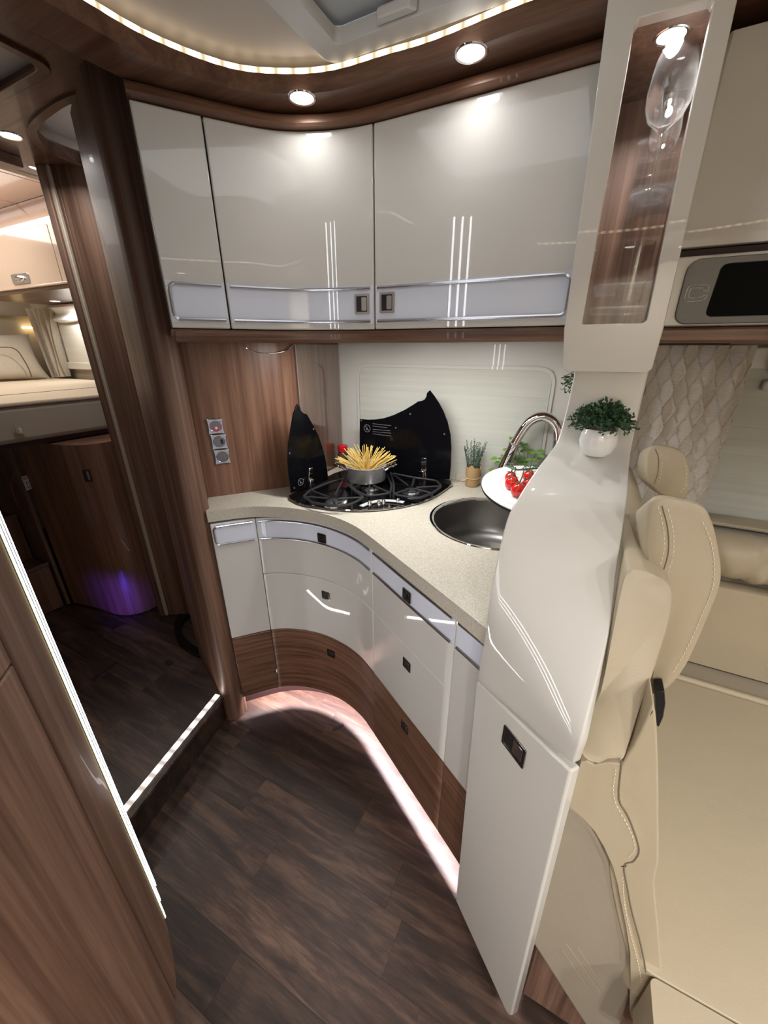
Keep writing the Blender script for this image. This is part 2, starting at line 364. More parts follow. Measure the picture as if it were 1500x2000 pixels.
# ================================================================ THE SETTING
def rows(parent, x0, x1, y0, y1, ztop, th, yref, w, seedj, right=None, left=None, minj={}):
    """boards laid along X in rows of width w, cut to the region; right(y) gives the end of the row"""
    k0 = int(math.floor((y0 - yref) / w)); k1 = int(math.ceil((y1 - yref) / w)); rnd = random.Random(seedj)
    for k in range(k0, k1):
        a, b_ = max(yref + k * w, y0), min(yref + (k + 1) * w, y1)
        if b_ - a < 0.004: continue
        js = list(minj.get(k, [])); x = x0 - rnd.uniform(0, 0.5)
        cuts = sorted(js) if js else []
        if js:
            xs = [x0]; xs += [c for c in cuts if x0 < c < x1 + 0.3]
            x = xs[-1] + rnd.uniform(.5, .7)
            while x < x1: xs.append(x); x += rnd.uniform(.45, .75)
        else:
            xs = []; 
            while x < x1: xs.append(max(x, x0)); x += rnd.uniform(.45, .75)
        xs.append(x1 + 9)
        for i in range(len(xs) - 1):
            g = 0.00022
            p, q = xs[i] + g, xs[i + 1] - g
            ra = (right(a) if right else x1); rb = (right(b_) if right else x1)
            la = (left(a) if left else x0); lb = (left(b_) if left else x0)
            if p >= min(ra, rb) - 0.01: continue
            A = [(max(p, la), a + g), (min(q, ra), a + g), (min(q, rb), b_ - g), (max(p, lb), b_ - g)]
            if A[1][0] - A[0][0] < 0.01: continue
            mb = MB(); mb.prism(A, ztop - th, ztop)
            c = ((p + min(q, x1)) / 2, (a + b_) / 2, ztop)
            obj('plank', mb, 'floor_plank', parent, smooth=False)
fl = MB(); fl.box((0.3, -0.15, -0.03), (3.4, 2.7, 0.04)); floor = struct('floor', fl, 'gap_dark')
rows(floor, -1.12, 1.3, -1.2, 1.05, 0.0, 0.010, 0.617, 0.1185, 5, minj={-1: [-0.785, -0.25], -2: [-1.0, -0.62, -0.20], 0: [-0.98, -0.42], -3: [-0.9, -0.1], 1: [-0.75, -0.35]})
# raised hall floor with its step
SE = [(-1.118, 0.80), (-1.004, 0.284), (-0.93, -0.05)]
def step_x(y): return SE[0][0] + (SE[1][0] - SE[0][0]) * (y - SE[0][1]) / (SE[1][1] - SE[0][1]) if y < SE[0][1] else SE[0][0]
pl = MB(); pl.prism([(step_x(-.6) - .004, -.6), (step_x(.8) - .004, .8), (-1.13, 1.0), (-1.2, 1.6), (-3.62, 1.6), (-3.62, -.6)], 0.0, 0.114)
hall = struct('floor_raised', pl, 'floor_plank')
rows(hall, -2.45, -0.9, -.6, 1.5, 0.125, 0.010, 0.60, 0.1185, 11, right=lambda y: step_x(y) if y < .8 else (-1.125 if y < 1.0 else -1.2), minj={0: [-2.1, -1.42], -1: [-1.64, -1.2], -2: [-1.95, -1.36], 1: [-1.9, -1.33]})
ns = MB(); ns.tube([(SE[0][0] + .002, SE[0][1], .118), (SE[1][0] + .002, SE[1][1], .118), (step_x(-.5) + .002, -.5, .118)], .01, sq=(.012, .016)); obj('step_nosing', ns, 'floor_plank', hall, bevel=.003)
# step light
sl = thing('step_light', 'glowing white light strip set flush along the edge of the raised hall step', 'light', (-1.08, .51, .125))
a_, b2 = atz(425, 1357, .127), atz(240, 1585, .127)
obj('light_strip', ledtube([tuple(Vector(a_).lerp(Vector(b2), i / 40)) for i in range(41)], .020, .004, 'step_led'), 'step_led', sl)
light('step_light_lamp', 'AREA', (-1.07, .51, .14), .35, (1, .9, .85), .02, .42, (pi, 0, radians(12)))
hs = MB(); hs.box((-1.66, .60, .1262), (.012, .11, .002), .1); sh_ = obj('slot_cover', hs, 'black_satin', hall, bevel=.001)
p_ = atz(330, 1295, .125); hs = MB(); hs.prism([(p_[0] + x, p_[1] + y) for x, y in rrect(-.02, -.012, .02, .012, .010)], .1255, .128); obj('floor_catch', hs, 'black_satin', hall, bevel=.001)
p_ = atz(661, 1420, 0); hs = MB(); hs.prism([(p_[0] + .5 * x - .86 * y, p_[1] + .86 * x + .5 * y) for x, y in rrect(-.026, -.0065, .026, .0065, .006)], .0004, .003); obj('floor_catch', hs, 'black_satin', floor, bevel=.001)

def wall(name, c, d, mat): mb = MB(); mb.box(c, d); return struct(name, mb, mat, smooth=False)
# side wall behind the kitchen, with the moulded window cassette
ww = MB(); ww.box((-.42, 1.56, 1.0), (1.12, .17, 2.0)); wall_k = struct('wall_kitchen', ww, 'wall_cream', smooth=False)
x0, z1_ = -.870, 1.352; x1 = -.115; z0_ = .90
cf = MB(); cf.prism_t(rrect(x0 - .006, z0_ - .06, x1 + .006, z1_ + .006, .05), 1.468, 1.476, lambda x, z, y: (x, y, z), holes=[rrect(x0 + .004, z0_ - .05, x1 - .004, z1_ - .006, .042)])
win = struct('window_1', cf, 'wall_cream', bevel=.003)
bl = MB()
for i in range(5):
    za, zb = .905 + i * .0885, .905 + (i + 1) * .0885 - .0001; bl.box(((x0 + x1) / 2, 1.4735, (za + zb) / 2), (x1 - x0 - .012, .004, zb - za))
obj('pleated_blind', bl, 'blind', win, bevel=.0004)
wall('wall_living', (1.1, 1.72, 1.0), (1.95, .17, 2.0), 'wall_beige')
wall('wall_bedroom', (-2.7, 1.70, 1.05), (2.0, .16, 2.2), 'wall_beige')
wall('wall_rear', (-3.68, .5, 1.05), (.12, 3.0, 2.2), 'wall_beige')
wall('wall_opposite', (-1.2, -1.25, 1.0), (5.0, .08, 2.0), 'wall_beige')
wall('wall_front', (2.06, .2, 1.0), (.08, 3.0, 2.0), 'wall_beige')
# ceilings
cm = MB()
P0 = atz(643, 131, 1.945); hx0, hy1 = P0[0], P0[1]; hx1 = hx0 + .62; hy0 = hy1 - .62
cm.prism([(-1.0, -1.2), (2.0, -1.2), (2.0, 1.2), (-1.0, 1.2)], 1.957, 1.975, holes=[[(hx0 + .03, hy0 + .03), (hx0 + .03, hy1 - .03), (hx1 - .03, hy1 - .03), (hx1 - .03, hy0 + .03)]])
struct('ceiling', cm, 'ceiling_beige', smooth=False)
cm = MB(); cm.box((-2.62, .3, 2.10), (2.1, 2.9, .03)); struct('ceiling_bedroom', cm, 'ceiling_beige')
# roof hatch
rh = thing('roof_hatch', 'square roof hatch with light grey moulded frame and pale cover over the kitchen', 'hatch', (hx0 + .31, hy0 + .31, 1.95))
fm = MB(); inn = rrect(hx0 + .055, hy0 + .055, hx1 - .055, hy1 - .055, .012)
fm.prism(rrect(hx0, hy0, hx1, hy1, .035), 1.945, 1.957, holes=[rrect(hx0 + .018, hy0 + .018, hx1 - .018, hy1 - .018, .03)])
fm.prism(rrect(hx0 + .012, hy0 + .012, hx1 - .012, hy1 - .012, .03), 1.938, 1.962, holes=[inn])
obj('frame', fm, 'hatch_frame', rh, bevel=.004, seg=3)
fm = MB(); fm.prism(rrect(hx0 + .04, hy0 + .04, hx1 - .04, hy1 - .04, .02), 1.972, 1.976); obj('cover', fm, 'hatch_cover', rh)
fm = MB(); fm.prism([(hx0 + .14, hy1 - .060), (hx0 + .22, hy1 - .060), (hx0 + .21, hy1 - .075), (hx0 + .15, hy1 - .075)], 1.94, 1.955); obj('latch', fm, 'hatch_frame', rh, bevel=.003)

# walnut ceiling board with the round cove
ring_v = [atz(x, y, 1.925)[:2] for x, y in ((150, 0), (300, 85), (450, 140), (560, 151), (650, 144), (750, 115), (850, 85), (1050, 5))]
ring_v = [(-.845, .40)] + ring_v + [(.10, .905), (.55, .905)]
ring = cr(ring_v, 5) + cr([(.60, .905), (.88, .82), (.98, .5), (.95, -.1), (.7, -.55), (.1, -.72), (-.5, -.6), (-.82, -.15), (-.848, .2)], 6)
HZ = 1.985
hatch_h = rrect(-1.430, .20, -1.176, .704, .035)
bath_pts = [atz(x, y, HZ)[:2] for x, y in ((165, 182), (125, 198), (95, 218), (72, 238), (66, 256), (80, 278), (105, 300), (160, 322))]
bath_h = cr(bath_pts, 4) + [(-1.60, 1.22), (-1.45, 1.26), (-1.34, 1.10), (-1.25, .95)]
Lc = [(-.95, -1.2), (-.945, .2), (-.935, .50), (-.918, .66), (-.90, .78), (-.86, .92), (-.86, 1.5)]
La = [(-1.06, -1.2), (-1.06, .2), (-1.055, .50), (-1.05, .70), (-1.04, .84), (-1.03, .95), (-1.03, 1.5)]
cb = MB(); cb.prism([(2.0, -1.2), (2.0, 1.5)] + Lc[::-1], 1.90, 1.93, holes=[ring])
struct('trim_1', cb, 'wood_ceiling', bevel=.009, seg=3)
cb = MB(); A_, B_ = cr(Lc, 4), cr(La, 4); cb.loft([[(a[0], a[1], 1.90), (a[0] * .7 + b_[0] * .3, a[1] * .7 + b_[1] * .3, 1.918), (a[0] * .3 + b_[0] * .7, a[1] * .3 + b_[1] * .7, 1.968), (b_[0], b_[1], HZ), (b_[0], b_[1], HZ + .02), (a[0], a[1], 1.925)] for a, b_ in zip(A_, B_)], True, True)
struct('trim_13', cb, 'wood_ceiling', ang=70)
cb = MB(); cb.prism([(-1.83, -1.2)] + La + [(-1.83, 1.5)], HZ, HZ + .03, holes=[hatch_h, bath_h]); struct('trim_14', cb, 'wood_ceiling')
cl = thing('cove_light', 'warm dotted light line running around the curved edge of the walnut ceiling board', 'light', (-.5, .8, 1.93))
rv = offset(cr(ring_v, 8), .006)
obj('light_strip', ledtube([(p[0], p[1], 1.9345) for p in rv], .006, .012, 'cove_led'), 'cove_led', cl)
rv = cr([(.60, .905), (.88, .82), (.98, .5), (.95, -.1), (.7, -.55), (.1, -.72), (-.5, -.6), (-.82, -.15), (-.848, .2)], 8)
obj('light_strip', ledtube([(p[0], p[1], 1.9345) for p in offset(rv, .006)], .006, .012, 'cove_led'), 'cove_led', cl)
# hall roof light (frosted cover in a wooden recess)
hl = thing('hall_roof_light', 'frosted grey roof cover in a rounded wooden recess above the hall', 'hatch', (-1.3, .45, 2.0))
q = MB(); q.prism(rrect(-1.45, .18, -1.16, .72, .03), 2.004, 2.008); obj('cover', q, 'hatch_frame', hl)
q = MB(); q.prism(rrect(-1.440, .185, -1.166, .715, .04), HZ - .007, HZ + .001, holes=[rrect(-1.418, .205, -1.188, .692, .03)]); obj('rim', q, 'wood_ceiling', hl, bevel=.003)
q = MB(); q.prism(offset(bath_h + bath_h[:1], -.006)[:-1], HZ - .006, HZ, holes=[offset(bath_h + bath_h[:1], .014)[:-1]]); bo = struct('trim_2', q, 'wood_ceiling', bevel=.002)
bt = thing('bathroom_roof_dome', 'curved white roof opening half hidden behind the front walnut post', 'hatch', (-1.4, .95, 2.0))
q = MB(); bh2 = offset(bath_h + bath_h[:1], .024)[:-1]; bh3 = offset(bath_h + bath_h[:1], .075)[:-1]
q.prism(bh2, 2.008, 2.03, holes=[bh3]); obj('frame', q, 'hatch_frame', bt, bevel=.004)
q = MB(); q.prism(offset(bath_h + bath_h[:1], -.02)[:-1], 2.04, 2.05); obj('cover', q, 'ceiling_beige', bt)

# downlights
def downlight(x, y, z, label, e=1.3, r=.030, name='downlight', spot=True, rim='chrome'):
    t = thing(name, label, 'lamp', (x, y, z), 'ceiling spots')
    q = MB(); q.lathe([(r * .80, .0003), (r * .82, -.0012), (r * .95, -.0018), (r, -.0006), (r, .0003)], (x, y, z)); obj('rim', q, rim, t)
    q = MB(); q.lathe([(.0001, -.0008), (r * .81, -.0008)], (x, y, z), n=24); obj('lens', q, 'lamp_face', t)
    if spot: light('spot_lamp', 'AREA', (x, y, z - .008), e, (1, .97, .945), r * 1.5, spread=radians(150))
    return t
p_ = atz(592, 193, 1.90); downlight(p_[0], p_[1] - .004, 1.90, 'round downlight above the middle curved cabinet door', .16)
p_ = atz(920, 103, 1.90); downlight(p_[0], p_[1], 1.90, 'round downlight above the wide right cabinet door', .16)
p_ = atz(20, 265, HZ); downlight(p_[0], p_[1], HZ, 'round downlight in the hall ceiling at the left edge', 1.2)
p_ = atz(70, 327, 2.012); downlight(p_[0], p_[1], 2.0115, 'small downlight just inside the bedroom doorway', .5, r=.022)

for i, (x, y) in enumerate(((1.35, .62), (1.2, .05), (1.12, -.5), (.62, -.88), (.05, -.92), (1.7, .35), (1.6, -.35), (.75, -1.08), (.30, -1.08))):
    downlight(x, y, 1.90, ('downlight in the walnut ceiling board behind the viewer'), (3.2 if x > 1.15 else 10), r=.030)

# ---- partition behind the kitchen's left end (walnut), with the clear splash panel
WP = [(-1.157, .862), (-1.15, .87), (-.968, 1.10), (-.958, 1.175), (-.965, 1.49)]
q = MB(); q.ribbon(WP, 0.0, 1.95, .02); struct('wall_partition', q, 'wood_panel_red')
sp = MB(); sp.ribbon([(-.950, 1.178), (-.957, 1.47)], .93, 1.428, .003)
so_ = MB(); so_.box((-.9495, 1.178, 1.179), (.004, .004, .498)); spl = obj('splash_panel', sp, 'splash'); obj('edge_strip', so_, 'aluminium', spl)
tag(spl, 'clear splash panel on the walnut wall beside the white corner', 'panel')

# ---- front walnut post
PO = thing('walnut_post', 'tall walnut post with rounded edge between the kitchen and the hall', 'post', (-1.15, .82, 0))
outl = cr([(-1.12, .80), (-1.085, .812), (-1.062, .802), (-1.057, .775), (-1.062, .748), (-1.085, .730), (-1.118, .733)], 5) + [(-1.362, .838), (-1.352, .866)]
q = MB(); q.prism(outl, 0.0, 1.992); obj('shaft', q, 'wood_vertical', PO, ang=60)
# ---- bathroom threshold arc and curved wall behind
arc_o = [atz(x, y, .125)[:2] for x, y in ((372, 1178), (343, 1215), (345, 1250), (365, 1274), (400, 1290))]
arc_i = [atz(x, y, .145)[:2] for x, y in ((385, 1185), (356, 1215), (358, 1238), (375, 1256), (405, 1270))]
q = MB(); A_ = cr(arc_o, 6); B_ = cr(arc_i, 6)
q.loft([[(a[0], a[1], .125), (a[0], a[1], .142), (b_[0], b_[1], .142), (b_[0], b_[1], .125)] for a, b_ in zip(A_, B_)])
tag(obj('door_track', q, 'black_gloss', bevel=.003), 'glossy black curved threshold on the hall floor behind the front post', 'threshold')
# second post and door jamb with its light edge strips
J = thing('door_jamb', 'walnut door jamb of the bedroom with pale slim edge strips', 'post', (-1.79, 1.0, .125))
q = MB(); q.prism([(-1.735, .985), (-1.69, .998), (-1.60, 1.045), (-1.55, 1.12), (-1.60, 1.20), (-1.83, 1.05), (-1.80, .96)], .125, 1.992); obj('panel', q, 'wood_vertical', J, bevel=.012, seg=3)
for i, (xx, yy, mt) in enumerate(((-1.790, .957, 'wood_vertical'), (-1.778, .969, 'wall_beige'), (-1.766, .981, 'wood_vertical'), (-1.753, .993, 'wood_panel_red'))):
    q = MB(); q.box((xx, yy, 1.056), (.030, .0145, 1.86), .15); obj('edge_strip', q, mt, J, bevel=.003)
# lintel above the bedroom doorway
q = MB(); q.box((-1.80, .1, 1.972), (.05, 1.6, .03)); q.box((-1.845, .1, 1.99), (.04, 1.6, .05)); struct('trim_3', q, 'wood_ceiling', bevel=.004)
q = MB(); q.box((-1.93, .2, 2.018), (.14, 1.8, .012)); struct('trim_4', q, 'wood_ceiling')
q = MB(); q.box((-2.02, .2, 2.03), (.045, 1.8, .04)); struct('trim_5', q, 'wall_beige', bevel=.006)

# ---- tall cabinet in the left foreground with the vertical light strip
LP_ = [(-.540, .1475), (-.510, .134), (-.466, .112), (-.420, .078), (-.388, .03), (-.37, -.04), (-.366, -.22), (-.38, -.55)]
lp = cr(LP_, 5); TZ = .412
TC = thing('tall_cabinet', 'tall curved walnut cabinet in the left foreground with a light strip edge', 'cabinet', (-.7, -.1, 0))
sg = onpath(lp, 165, 1580)[0]
q = MB(); q.ribbon(cut(lp, 0, sg - .0015), TZ, 1.898, -.014); obj('edge_post', q, 'wood_vertical', TC, bevel=.003)
zj = onpath(lp, 15, 1312)[1]; tot = plen(lp)[-1]
q = MB(); q.ribbon(cut(lp, sg + .0015, tot), TZ, zj - .0012, -.014); obj('door', q, 'wood_vertical', TC, bevel=.002, label='lower curved door')
q = MB(); q.ribbon(cut(lp, sg + .0015, tot), zj + .0012, 1.898, -.014); obj('door', q, 'wood_vertical', TC, bevel=.002, label='upper curved door')
q = MB(); q.prism([(-.62, .150)] + [(-.56, .128)] + [(p[0] - .026, p[1] - .022) for p in lp[5:]] + [(-1.5, -.56), (-1.5, .15)], TZ + .004, 1.896); obj('carcass', q, 'wood_vertical', TC)
q = MB(); q.box((-1.2, -.25, .205), (.6, .7, .41)); obj('inset_plinth', q, 'wood_horizontal', TC)
VS = thing('vertical_light_strip', 'long bright white vertical light strip on the edge of the foreground cabinet', 'light', (-.57, .16, TZ))
q = MB(); q.ribbon([(-.541, .1465), (-.574, .1585), (-.612, .1725)], TZ + .01, 1.896, -.003); obj('profile', q, 'grey_metal_paint', VS)
sdir = Vector((-.612 + .541, .1725 - .1465, 0)).normalized(); snr = Vector((.34, .94, 0))
for d_, mt, w in ((.005, 'led_strip_white', .0080), (.037, 'led_strip_white', .0085), (.069, 'led_strip_white', .0080)):
    c = Vector((-.541, .1465, 0)) + sdir * d_ + snr * .0032; q = MB(); q.box((c.x, c.y, 1.16), (w, .0006, 1.47), atan2(sdir.y, sdir.x)); obj('light_strip', q, mt, VS)
q = MB(); q.box((-.5402, .1489, 1.16), (.0012, .0012, 1.47), 0); obj('edge_glow', q, 'led_strip_warm', VS, label='warm yellow edge line')

# ================================================================ KITCHEN
FP = cr([(-1.046, .780), (-.945, .888), (-.86, .935), (-.76, .956), (-.66, .950), (-.57, .924), (-.494, .883), (-.41, .833), (-.33, .784), (-.155, .679), (-.06, .620)], 8)
FL = plen(FP)
def sat(px, py): return onpath(FP, px, py)[0]
sA = sat(505, 1060); sB = sat(728, 1150); sC = sat(884, 1300); sE = FL[-1] - .012; s0 = .0
def handle(parent, path, px, py, w=.036, h=.034, s=None, z=None, mat='dark_chrome', name='handle', out=.0025):
    """recessed square push latch: frame, dark pocket, chrome tongue"""
    if s is None: s, z = onpath(path, px, py)
    (x, y), (tx, ty) = at(path, s); nx, ny = ty, -tx
    def T(a, b_, c): return (x + tx * a + nx * c, y + ty * a + ny * c, z + b_)
    q = MB(); q.prism_t(rrect(-w / 2, -h / 2, w / 2, h / 2, .003, 3), -.001, out, T, holes=[rrect(-w / 2 + .005, -h / 2 + .005, w / 2 - .005, h / 2 - .005, .002, 3)])
    hd = obj(name, q, mat, parent, bevel=.0008)
    q = MB(); q.prism_t(rrect(-w / 2 + .004, -h / 2 + .004, w / 2 - .004, h / 2 - .004, .002, 3), -.001, .0006, T); obj('pocket', q, 'black_satin', hd)
    q = MB(); q.prism_t(rrect(-w * .02, -h / 2 + .008, w / 2 - .007, h / 2 - .008, .002, 3), .0, .0022, T); obj('tongue', q, 'chrome' if mat != 'satin_nickel' else mat, hd, bevel=.0008)
    return hd
ZB, ZW, ZM, ZT = .098, .400, .655, .878
BN0, BN1 = .800, .871
def panel(parent, name, path, a, b_, z0, z1, mat, bev=.003, th=.018):
    q = MB(); q.ribbon(cut(path, a + .0006, b_ - .0006), z0, z1, th); return obj(name, q, mat, parent, bevel=bev, ang=50)
def band(parent, path, a, b_, z0, z1, roundl=False, roundr=False, mat='blue_white_gloss', off=.0012):
    """pale band between two aluminium rails, children of the front"""
    pth = offset(cut(path, a + .004, b_ - .004), -off); q = MB(); q.ribbon(pth, z0 - .006, z1 + .006, off * .9); obj('band', q, mat, parent)
    pt = offset(cut(path, a + .010, b_ - .010), -off - .002)
    if roundl or roundr:
        r = .014; L = plen(pt); T = L[-1]; pts = []
        def P3(s_, z): p = at(pt, min(max(s_, 0), T))[0]; return (p[0], p[1], z)
        top = [P3(T * i / 14, z1) for i in range(1 if roundl else 0, 14 if roundr else 15)]; bot = [P3(T * i / 14, z0) for i in range(1 if roundl else 0, 14 if roundr else 15)]
        if roundl: lft = [P3(r * (1 - sin(t)), z1 - r * (1 - cos(t))) for t in (0, .4, .8, 1.2, 1.57)] + [P3(r * (1 - cos(t)), z0 + r * (1 - sin(t))) for t in (0, .4, .8, 1.2, 1.57)]; pts = list(reversed(top)) + lft + bot
        else: rgt = [P3(T - r * (1 - sin(t)), z1 - r * (1 - cos(t))) for t in (0, .4, .8, 1.2, 1.57)] + [P3(T - r * (1 - cos(t)), z0 + r * (1 - sin(t))) for t in (0, .4, .8, 1.2, 1.57)]; pts = top + rgt + list(reversed(bot))
        q = MB(); q.tube(pts, .004, n=8); obj('rail', q, 'aluminium', parent)
    else:
        for z in (z0, z1):
            q = MB(); q.tube([(p[0], p[1], z) for p in pt], .004, n=8); obj('rail', q, 'aluminium', parent, label=None)
back = [(-.955, 1.46), (-.96, 1.17), (-1.15, .87)]
def carcass(parent, a, b_, deep=.30, zt=.883):
    pth = offset(cut(FP, a + .003, b_ - .003), .055); bk = offset(cut(FP, a + .003, b_ - .003), .10)
    q = MB(); q.prism(pth + list(reversed(bk)), ZB + .01, zt); return obj('carcass', q, 'gap_dark', parent)
def pos(s_): p = at(FP, s_)[0]; return (p[0], p[1] + .05, ZB)
# A: narrow end cupboard
A = thing('base_cabinet', 'narrow white base cupboard at the left end against the walnut post', 'cabinet', pos(sA / 2), 'kitchen base cabinets')
d1 = panel(A, 'door', FP, s0, sA, ZW + .0015, ZT, 'cream_gloss'); band(d1, FP, s0, sA, BN0 + .001, BN1 - .003, roundl=True)
panel(A, 'plinth_panel', FP, s0, sA, ZB, ZW - .0015, 'wood_horizontal'); carcass(A, s0, sA)
# B: curved drawer unit
Bc = thing('base_cabinet', 'wide curved drawer unit with three fronts under the cooker', 'cabinet', pos((sA + sB) / 2), 'kitchen base cabinets')
d1 = panel(Bc, 'drawer', FP, sA, sB, ZM + .001, ZT, 'cream_gloss'); band(d1, FP, sA, sB, BN0 + .001, BN1 - .003); handle(d1, offset(FP, -.003), 629, 1051)
d2 = panel(Bc, 'drawer', FP, sA, sB, ZW + .0015, ZM - .001, 'cream_gloss'); handle(d2, FP, 637, 1163)
d3 = panel(Bc, 'drawer', FP, sA, sB, ZB, ZW - .0015, 'wood_horizontal')
d3['label'] = 'walnut bottom drawer front'; handle(d3, FP, 647, 1276); carcass(Bc, sA, sB)
# C: straight drawer unit
Cc = thing('base_cabinet', 'straight drawer unit with three fronts below the round sink', 'cabinet', pos((sB + sC) / 2), 'kitchen base cabinets')
d1 = panel(Cc, 'drawer', FP, sB, sC, ZM + .0004, ZT, 'cream_gloss', bev=.001); band(d1, FP, sB, sC, BN0 + .001, BN1 - .003); handle(d1, offset(FP, -.003), 795, 1163)
d2 = panel(Cc, 'drawer', FP, sB, sC, ZW + .0015, ZM - .0004, 'cream_gloss', bev=.001); handle(d2, FP, 795, 1298)
d3 = panel(Cc, 'drawer', FP, sB, sC, ZB, ZW - .0015, 'wood_horizontal'); d3['label'] = 'walnut bottom drawer front'; handle(d3, FP, 791, 1420); carcass(Cc, sB, sC)
# D: narrow filler beside the column
Dc = thing('base_cabinet', 'narrow white filler cupboard beside the tall glossy column', 'cabinet', pos((sC + sE) / 2), 'kitchen base cabinets')
d1 = panel(Dc, 'door', FP, sC, sE, ZW + .0015, ZT, 'cream_gloss'); band(d1, FP, sC, sE, BN0 + .001, BN1 - .003)
panel(Dc, 'plinth_panel', FP, sC, sE, ZB, ZW - .0015, 'wood_horizontal'); carcass(Dc, sC, sE)
# recessed plinth and its glow
q = MB(); q.ribbon(offset(FP, .07), 0.0, .20, .01); struct('baseboard_kitchen', q, 'gap_dark')
pg = thing('plinth_light', 'pinkish white light glowing on the floor from beneath the kitchen fronts', 'light', (-.7, .98, .09))
q = MB(); q.tube([(p[0], p[1], .158) for p in offset(cut(FP, .02, FL[-1] - .02), .036)], .01, sq=(.010, .004)); obj('light_strip', q, 'plinth_glow', pg)
LL = FL[-1]
for i in range(9):
    s_ = LL * (i + .5) / 9; (x, y), (tx, ty) = at(offset(FP, .036), s_)
    light('plinth_lamp', 'AREA', (x, y, .152), 1.1, (1, .84, .88), LL / 9, .012, (0, 0, atan2(ty, tx)), spread=radians(140))
light('plinth_lamp', 'AREA', (.06, .60, .09), .7, (1, .84, .88), .2, .02, (0, 0, radians(-40)), spread=radians(150))

# worktop with sink cut-out
SKC, SKR = (-.198, 1.131), .186
wf = cr([(-1.048, .778), (-.957, .872), (-.86, .918), (-.76, .936), (-.665, .934), (-.575, .910), (-.50, .872), (-.34, .773), (-.165, .664), (-.075, .606)], 8)
wp = wf + [(.05, .70), (.08, .95), (.10, 1.472), (-.952, 1.472), (-.945, 1.178), (-.960, 1.105), (-1.148, .872)]
q = MB(); q.prism(wp, .886, .925, holes=[circ(SKC, SKR - .003, 48)])
tag(obj('worktop', q, 'worktop', bevel=.007, seg=3, ang=40), 'speckled beige curved worktop running over all base cabinets', 'worktop')
q = MB(); q.box((-.17, 1.463, .940), (.50, .018, .030)); tag(obj('upstand', q, 'worktop', bevel=.003), 'low speckled upstand between worktop and window wall', 'upstand')
# sink
SK = thing('sink', 'round brushed steel sink set in the worktop under the white board', 'sink', (*SKC, .925))
r = SKR
q = MB(); q.lathe([(r + .010, .926), (r + .009, .9285), (r + .003, .9285), (r - .001, .927), (r - .004, .921), (r - .004, .918)], (*SKC, 0), n=64); obj('rim', q, 'chrome', SK)
q = MB(); q.lathe([(r - .003, .922), (r - .005, .915), (r - .008, .86), (r - .012, .815), (r - .03, .79), (r - .07, .78), (.03, .775)], (*SKC, 0), n=64); obj('basin', q, 'brushed_steel', SK, ang=60)
dc = (-.195, 1.145)
q = MB(); q.lathe([(.044, .779), (.042, .7815), (.036, .780), (.033, .776), (.02, .7775), (.006, .781), (.0001, .781)], (*SKC, 0), n=32); obj('drain', q, 'chrome', SK)
for k in range(6):
    a = k * pi / 3; q = MB(); q.box((SKC[0] + .026 * cos(a), SKC[1] + .026 * sin(a), .7795), (.009, .003, .002), a); obj('drain_slot', q, 'black_gloss', SK)
q = MB(); q.box((SKC[0] - .03, SKC[1] + r + .002, .929), (.010, .009, .003)); obj('clip', q, 'black_satin', SK)
# hidden ledge that carries the board, behind the column
q = MB(); q.box((.030, 1.16, .968), (.11, .24, .085)); tag(obj('ledge', q, 'column_gloss', bevel=.006), 'white raised ledge on the worktop behind the column', 'ledge')
# white board (sink cover)
bc = Vector((-.080, 1.162, 1.040)); nrm = Vector((.085, -.110, 1)).normalized(); R_ = Vector((0, 0, 1)).rotation_difference(nrm).to_matrix()
BD = thing('chopping_board', 'round white grooved board lying tilted above the sink', 'board', bc)
q = MB(); q.lathe([(.0001, 0), (.100, 0), (.104, -.0015), (.111, -.0015), (.115, 0), (.130, 0), (.134, -.0018), (.143, -.0018), (.148, 0), (.162, 0), (.167, -.003), (.168, -.006)], bc, n=72, tilt=R_); obj('plate', q, 'porcelain', BD, ang=20)
q = MB(); q.lathe([(.168, -.006), (.169, -.008), (.168, -.013), (.160, -.015), (.0001, -.015)], bc, n=72, tilt=R_); obj('rim', q, 'black_satin', BD, label='dark grey underside rim')
def onb(x, y, h=0): # point on the board
    return Vector((x, y, bc.z - (nrm.x * (x - bc.x) + nrm.y * (y - bc.y)) / nrm.z + h))
# tomatoes on the vine
def onboard_px(px, py):
    D = Vector(ray(px, py)); o = Vector((0, 0, H)); t = nrm.dot(bc - o) / nrm.dot(D); return o + D * t
toms = [((995, 935), .016, 'small red vine tomato nearest the board rim at the back'), ((997, 948), .019, 'red vine tomato on the left of the bunch'), ((1010, 962), .020, 'lowest red vine tomato in front of the bunch'), ((1028, 950), .017, 'red vine tomato half hidden by the column'), ((1030, 932), .016, 'red vine tomato under the green stems'), ((1050, 935), .017, 'red vine tomato mostly behind the column edge')]
tp = []
for (px, py), r, lab in toms:
    p = onboard_px(px, py + 6); c = p + nrm * (r * .93); tp.append((c, r))
    q = MB(); q.ball(c, r, 16, 10, sc=(1, 1, 1.12), rot=Matrix.Rotation(radians(random.uniform(10, 60)), 3, 'Y')); o = obj('tomato', q, 'tomato_red', org=c); tag(o, lab, 'tomato', 'vine tomatoes on the white board')
    q = MB()
    for k in range(5):
        a = k * 2 * pi / 5 + r * 90; dv = Vector((cos(a), sin(a), .0)); q.tube([c + Vector((0, 0, r * 1.02)), c + dv * r * .6 + Vector((0, 0, r * .98)), c + dv * r * 1.0 + Vector((0, 0, r * .75))], [.0018, .0014, .0004], n=5)
    obj('calyx', q, 'vine_green', o)
q = MB(); cs = [t[0] + Vector((0, 0, t[1] + .010)) for t in tp]
